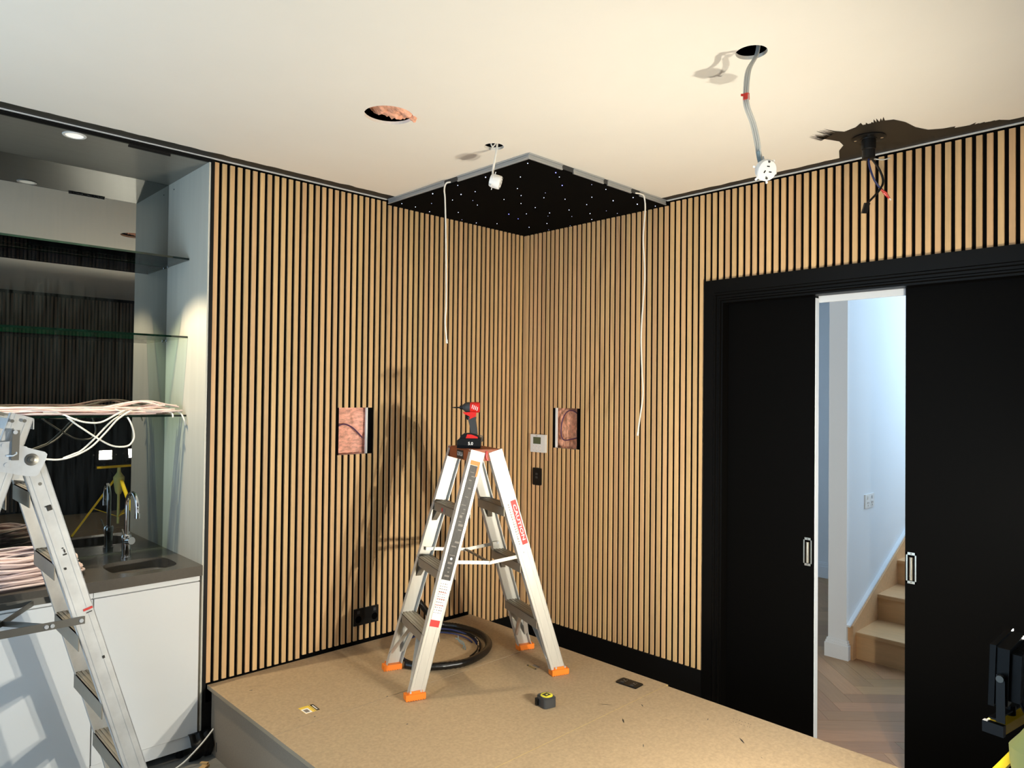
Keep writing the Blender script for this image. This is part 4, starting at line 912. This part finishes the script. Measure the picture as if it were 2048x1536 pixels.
m = MB(); m.M = TM; m.ob((0.002, 0.002, 0.0491), (1, 0.25, 0), (-0.25, 1, 0), (0, 0, 1), 0.016, 0.014, 0.0004); mk('logo', m, 'label_black', t)
m = MB(); m.M = TM; m.ob((0.003, 0.0, 0.0497), (1, 0.25, 0), (-0.25, 1, 0), (0, 0, 1), 0.006, 0.004, 0.0002); mk('print', m, 'tape_yellow', t)

# ------------------------------------------------------------------ wrapped black hose and wires coiled on the stage
t = thing('cable_hose', (-1.0, -0.40, DECK), 'thick black wrapped hose coiled on the stage under the ladder', 'hose')
P = [(-0.985, 0.035, 0.560), (-0.985, -0.03, 0.555), (-0.955, -0.075, 0.53), (-0.90, -0.10, 0.455), (-0.82, -0.115, 0.375), (-0.745, -0.19, DECK+0.021), (-0.72, -0.33, DECK+0.021), (-0.755, -0.47, DECK+0.021), (-0.84, -0.585, DECK+0.021), (-0.965, -0.655, DECK+0.021), (-1.115, -0.675, DECK+0.021), (-1.25, -0.615, DECK+0.021), (-1.310, -0.550, DECK+0.021), (-1.345, -0.488, DECK+0.021)]
m = MB(); m.tube(spl(P, 12), 0.0195, 14, rf=lambda s_: 1.0+0.06*math.sin(s_*520)); mk('hose', m, 'hose_black', t, smooth=True)
m = MB(); m.ob((-0.965, -0.058, 0.535), (0.5, -0.7, -0.3), (0.7, 0.5, 0), (0, 0.3, 1), 0.03, 0.026, 0.020); mk('clamp', m, 'black_plastic', t)
for k, (rx, ry, dz, mt, r_, a0, a1) in enumerate(((0.24, 0.20, 0.055, 'wire_blue', 0.0045, -0.4, 3.6), (0.255, 0.215, 0.040, 'black_plastic', 0.006, -0.9, 3.8), (0.225, 0.185, 0.035, 'wire_blue', 0.004, -0.2, 3.3), (0.24, 0.21, 0.030, 'black_plastic', 0.005, -1.3, 3.9))):
    pts = [(-1.055+rx*math.cos(a0+(a1-a0)*i/30), -0.40+ry*math.sin(a0+(a1-a0)*i/30), DECK+0.008+dz*math.sin(math.pi*min(1, i/30*1.05))) for i in range(31)]
    m = MB(); m.tube(pts, r_, 8); mk('wire', m, mt, t, smooth=True)
m = MB(); m.tube(spl([(-0.90, -0.39, DECK+0.05), (-0.92, -0.42, DECK+0.03), (-0.91, -0.46, DECK+0.012), (-0.94, -0.50, DECK+0.006)], 5), 0.003, 6); m.tube(spl([(-0.93, -0.40, DECK+0.045), (-0.90, -0.44, DECK+0.02), (-0.93, -0.47, DECK+0.006)], 5), 0.003, 6); mk('tie', m, 'wire_teal', t, smooth=True)
m = MB(); m.tube(spl([(-0.83, -0.46, DECK+0.04), (-0.85, -0.51, DECK+0.03), (-0.885, -0.55, DECK+0.012)], 5), 0.0045, 7); m.cyl((-0.885, -0.55, DECK+0.012), (-0.905, -0.565, DECK+0.008), 0.008, n=10); mk('coax_end', m, 'chrome', t, smooth=True)

# ------------------------------------------------------------------ old dual-purpose ladder by the bar
LB = thing('step_ladder', (-3.08, -0.47, 0), 'worn aluminium dual-purpose ladder with hinge plates in front of the bar', 'ladder')
YC = -0.47
def half(z): return 0.150+(1.5-z)*0.060
def bpt(a, side, z):
    """rail point: a = -1 near / +1 far; side = +1 right leg, -1 left leg"""
    x = (-2.7245-0.290*(z-0.386)) if side > 0 else (-3.088+0.300*(z-1.70))
    return V((x, YC+a*half(z), z))
RB = {}
for side, z1 in ((1, 1.545), (-1, 1.70)):
    for a in (-1, 1):
        m, d, w, n_ = channel_rail(bpt(a, side, 0.02), bpt(a, side, z1), V((0, -a, 0)), 0.072, 0.028); o = mk('rail', m, 'old_aluminium', LB); RB[(a, side)] = (d, w, n_, o)
        f = bpt(a, side, 0.0); m = MB(); m.box(f.x-0.045, f.x+0.045, f.y-0.004+(-0.03 if a > 0 else 0), f.y+0.034+(-0.03 if a > 0 else 0), 0.0, 0.05); mk('foot', m, 'black_plastic', LB)
    for z in (1.432, 1.168, 0.902, 0.640, 0.375, 0.11):
        p, q = bpt(-1, side, z)+V((0, 0.003, 0)), bpt(1, side, z)-V((0, 0.003, 0)); m = MB(); step(m, p, q, V((side, 0, 0)), 0.074, 0.058); mk('step', m, 'aluminium_shaded', LB)
m = MB(); p, q = bpt(-1, -1, 1.69), bpt(1, -1, 1.69); step(m, p, q, V((-1, 0, 0)), 0.076, 0.04); mk('top_step', m, 'old_aluminium', LB)
for a in (-1, 1):
    y = YC+a*0.150; yo = y-0.006 if a < 0 else y+0.006; m = MB()
    poly = [(-3.088, 1.592), (-3.022, 1.570), (-3.015, 1.562), (-3.018, 1.545), (-3.040, 1.492), (-3.050, 1.485), (-3.086, 1.490), (-3.165, 1.512), (-3.205, 1.560), (-3.165, 1.608), (-3.125, 1.612)]
    m.extrude([(x, yo-0.003, z) for x, z in poly], V((0, 0.005, 0))); hg = mk('hinge_plate', m, 'zinc', LB, label='galvanised steel hinge plate')
    s_ = -1 if a < 0 else 1
    m = MB(); m.lathe([(0.022, 0), (0.021, 0.004), (0.013, 0.005), (0.012, 0.009), (0.007, 0.010), (0.006, 0.012)], (-3.062, yo+s_*0.002, 1.545), (0, s_, 0), 22); mk('pivot', m, 'steel_dark', hg, smooth=True)
    m = MB(); m.ob((-3.111, yo+s_*0.009, 1.598), (1, 0, -0.02), (0, 1, 0), (0.02, 0, 1), 0.011, 0.003, 0.052); mk('latch_bar', m, 'steel_dark', hg)
    m = MB(); m.cyl((-3.113, yo+s_*0.010, 1.643), (-3.113, yo+s_*0.017, 1.643), 0.007, n=12); mk('latch_pin', m, 'zinc', hg)
    m = MB(); m.tube([(-3.135, yo+s_*0.006, 1.562), (-3.118, yo+s_*0.014, 1.562), (-3.108, yo+s_*0.014, 1.568), (-3.108, yo+s_*0.008, 1.576)], 0.003, 6); mk('catch', m, 'zinc', hg)
    for x, z in ((-3.143, 1.598), (-3.134, 1.530)): m = MB(); m.cyl((x, yo+s_*0.001, z), (x, yo+s_*0.006, z), 0.008, n=14); mk('rivet', m, 'zinc', hg)
    for x, z in ((-3.120, 1.681), (-3.084, 1.681), (-3.034, 1.457)): m = MB(); m.cyl((x, y, z), (x, y+s_*0.003, z), 0.006, n=12); mk('rivet', m, 'steel_dark', LB)
    m = MB(); m.extrude([(x, y+s_*-0.003, z) for x, z in ((-3.165, 1.52), (-3.095, 1.51), (-3.095, 1.478), (-3.175, 1.478))], V((0, 0.002, 0))); mk('bracket', m, 'old_aluminium', LB)
    ys = YC+a*half(0.96)-s_*-0.006; zs = 0.957
    m = MB(); m.ob((-3.098, ys, zs), (1, 0, 0), (0, 1, 0), (0, 0, 1), 0.205, 0.0018, 0.0135); so = mk('spreader_bar', m, 'steel_dark', LB)
    for x in (-2.905, -2.995, -3.013): m = MB(); m.cyl((x, ys+s_*0.001, zs), (x, ys+s_*0.006, zs), 0.007, n=12); mk('rivet', m, 'zinc', so)
c_ = V((-3.115, YC-0.02, 0.95))
for e in ((-2.995, YC-half(0.96)+0.004, 0.950), (-2.985, YC+half(0.96)-0.004, 0.955), (-3.235, YC-half(0.96)+0.004, 0.950), (-3.24, YC+half(0.96)-0.004, 0.955)):
    m = MB(); e = V(e); dd = e-c_; m.ob((e+c_)/2, dd, (0, 0, 1), dd.cross(V((0, 0, 1))), dd.length/2, 0.010, 0.0016); mk('cross_strut', m, 'steel_dark', LB)
# worn stickers and smudges on the near right rail
d, w, n_, o = RB[(-1, 1)]
def bq(mb, z0, z1, s0, s1, lift=0.0020, th=0.0003):
    p0, p1 = bpt(-1, 1, z0), bpt(-1, 1, z1); wr_ = w if w.x > 0 else -w; out = -n_
    mb.extrude([p0+wr_*s0+out*lift, p0+wr_*s1+out*lift, p1+wr_*s1+out*lift, p1+wr_*s0+out*lift], out*th)
m = MB(); bq(m, 0.985, 0.993, 0.002, 0.033); mk('red_sticker', m, 'label_red', o)
rr = random.Random(8); m = MB()
for z, s0, h, l in ((1.36, -0.004, 0.018, 0.016), (1.375, -0.008, 0.004, 0.018), (1.22, 0.0, 0.004, 0.006), (1.205, 0.004, 0.012, 0.004), (1.196, -0.002, 0.005, 0.012), (0.80, 0.012, 0.010, 0.008), (0.975, 0.008, 0.003, 0.02), (1.147, -0.012, 0.008, 0.007)): bq(m, z, z+h, s0, s0+l)
mk('smudges', m, 'label_worn', o, kind='stuff')

# ------------------------------------------------------------------ twin-head work light on its yellow tripod, facing the walls
WLX = V((-1.40, -3.228, 0)); n2 = V((0.16, 0.97, 0)).normalized(); s2 = V((-n2.y, n2.x, 0))      # s2 points to the left head
WL = thing('work_light', (WLX.x, WLX.y, DECK), 'black twin-head floodlight on a yellow tripod at the right edge', 'work light')
ZBAR = 1.028
m = MB(); p, q = WLX+s2*0.225+V((0, 0, ZBAR)), WLX-s2*0.225+V((0, 0, ZBAR)); m.ob((p+q)/2, s2, n2, (0, 0, 1), 0.222, 0.020, 0.011); mk('crossbar', m, 'work_yellow', WL)
for sgn in (1, -1): m = MB(); m.ob(WLX+s2*sgn*0.228+V((0, 0, ZBAR)), s2, n2, (0, 0, 1), 0.007, 0.022, 0.013); mk('end_cap', m, 'black_plastic', WL)
for sgn in (1, -1):
    hc = WLX+s2*0.140*sgn+V((0, 0, 1.150)); nf = (n2+s2*(0.13+0.04*sgn)+V((0, 0, 0.03 if sgn > 0 else 0.20))).normalized(); hx = V((0, 0, 1)).cross(nf).normalized(); hz = nf.cross(hx)
    m = MB(); m.ob(hc, hx, hz, nf, 0.085, 0.066, 0.014)
    m.ob(hc+nf*0.018, hx, hz, nf, 0.090, 0.071, 0.006)
    hd = mk('lamp_head', m, 'black_plastic', WL)
    m = MB()
    for k in range(15): m.ob(hc-nf*0.024+hx*(-0.072+0.0103*k), hx, hz, nf, 0.0016, 0.055, 0.011)
    mk('cooling_fins', m, 'black_plastic', hd)
    m = MB(); f = hc+nf*0.0245; m.ob(f, hx, hz, nf, 0.056, 0.044, 0.0008); mk('light_face', m, 'lamp_face', hd, label='glowing white light face')
    m = MB(); m.ob(f+nf*0.0014, hx, hz, nf, 0.015, 0.015, 0.0005); mk('led_chip', m, 'led_chip', hd)
    for s_ in (-1, 1):
        m = MB(); a0 = hc+hx*s_*0.093; a1 = WLX+s2*0.140*sgn+hx*s_*0.093+V((0, 0, ZBAR+0.025)); dd = a1-a0; m.ob((a0+a1)/2, dd, n2, dd.cross(n2), dd.length/2+0.006, 0.009, 0.0018); mk('bracket', m, 'black_plastic', hd)
        m = MB(); m.cyl(a0, a0+hx*s_*0.012, 0.008, n=12); mk('knob', m, 'steel_dark', hd)
    m = MB(); m.ob(WLX+s2*0.140*sgn+V((0, 0, ZBAR+0.023)), s2, n2, (0, 0, 1), 0.093, 0.009, 0.0018); m.cyl(WLX+s2*0.140*sgn+V((0, 0, ZBAR+0.010)), WLX+s2*0.140*sgn+V((0, 0, ZBAR+0.034)), 0.012, n=12); mk('yoke', m, 'black_plastic', hd)
    m = MB(); q = hc-nf*0.03-hz*0.05+hx*0.05; m.tube(spl([q, q-nf*0.012-hz*0.03, WLX+s2*0.07*sgn-n2*0.035+V((0, 0, ZBAR-0.03)), WLX-n2*0.05+V((0, 0, 0.90))], 6), 0.004, 8); mk('cord', m, 'black_plastic', hd, smooth=True)
m = MB(); m.lathe([(0.016, 0.0), (0.018, -0.05), (0.030, -0.07), (0.052, -0.10), (0.050, -0.14), (0.034, -0.24), (0.022, -0.27)], WLX+V((0, 0, ZBAR-0.010)), n=20); mk('hub', m, 'tripod_pale', WL, smooth=True)
m = MB(); m.cyl(WLX+V((0, 0, 0.45)), WLX+V((0, 0, ZBAR-0.02)), 0.013, n=14); mk('mast', m, 'tripod_pale', WL, smooth=True)
for k in range(3):
    a = math.radians(75+120*k); dr = V((math.cos(a), math.sin(a), 0)); p = WLX+dr*0.035+V((0, 0, 0.90)); q = WLX+dr*0.40+V((0, 0, DECK+0.012))
    dd = q-p; m = MB(); m.ob((p+q)/2, dd, dr.cross(V((0, 0, 1))), dd.cross(dr.cross(V((0, 0, 1)))), dd.length/2, 0.014, 0.009); lg = mk('leg', m, 'work_yellow', WL)
    m = MB(); m.sph(q, 0.016, 10, 6)
    for i, p_ in enumerate(m.v): m.v[i].z = max(p_.z, DECK+0.0005)
    mk('rubber_foot', m, 'black_plastic', lg)
    m = MB(); e0 = WLX+V((0, 0, 0.52)); e1 = WLX+dr*0.225+V((0, 0, 0.618)); dd = e1-e0; m.ob((e0+e1)/2, dd, dr.cross(V((0, 0, 1))), dd.cross(dr.cross(V((0, 0, 1)))), dd.length/2, 0.009, 0.003); mk('brace', m, 'work_yellow', WL)

# tall dark cabinet at the back wall, seen in the mirror
t = thing('media_cabinet', (-1.05, -5.1, DECK), 'long matt black cabinet by the back wall, seen only in the mirror', 'cabinet')
m = MB(); m.box(-1.85, -0.30, -5.32, -4.86, DECK, 1.44); mk('body', m, 'black_paint', t)
for k in range(3): m = MB(); m.box(-1.845+0.515*k, -1.335+0.515*k, -4.858, -4.842, DECK+0.03, 1.42); mk('door', m, 'black_paint', t)

for o in SC.objects:
    if '_o' in o: del o['_o']
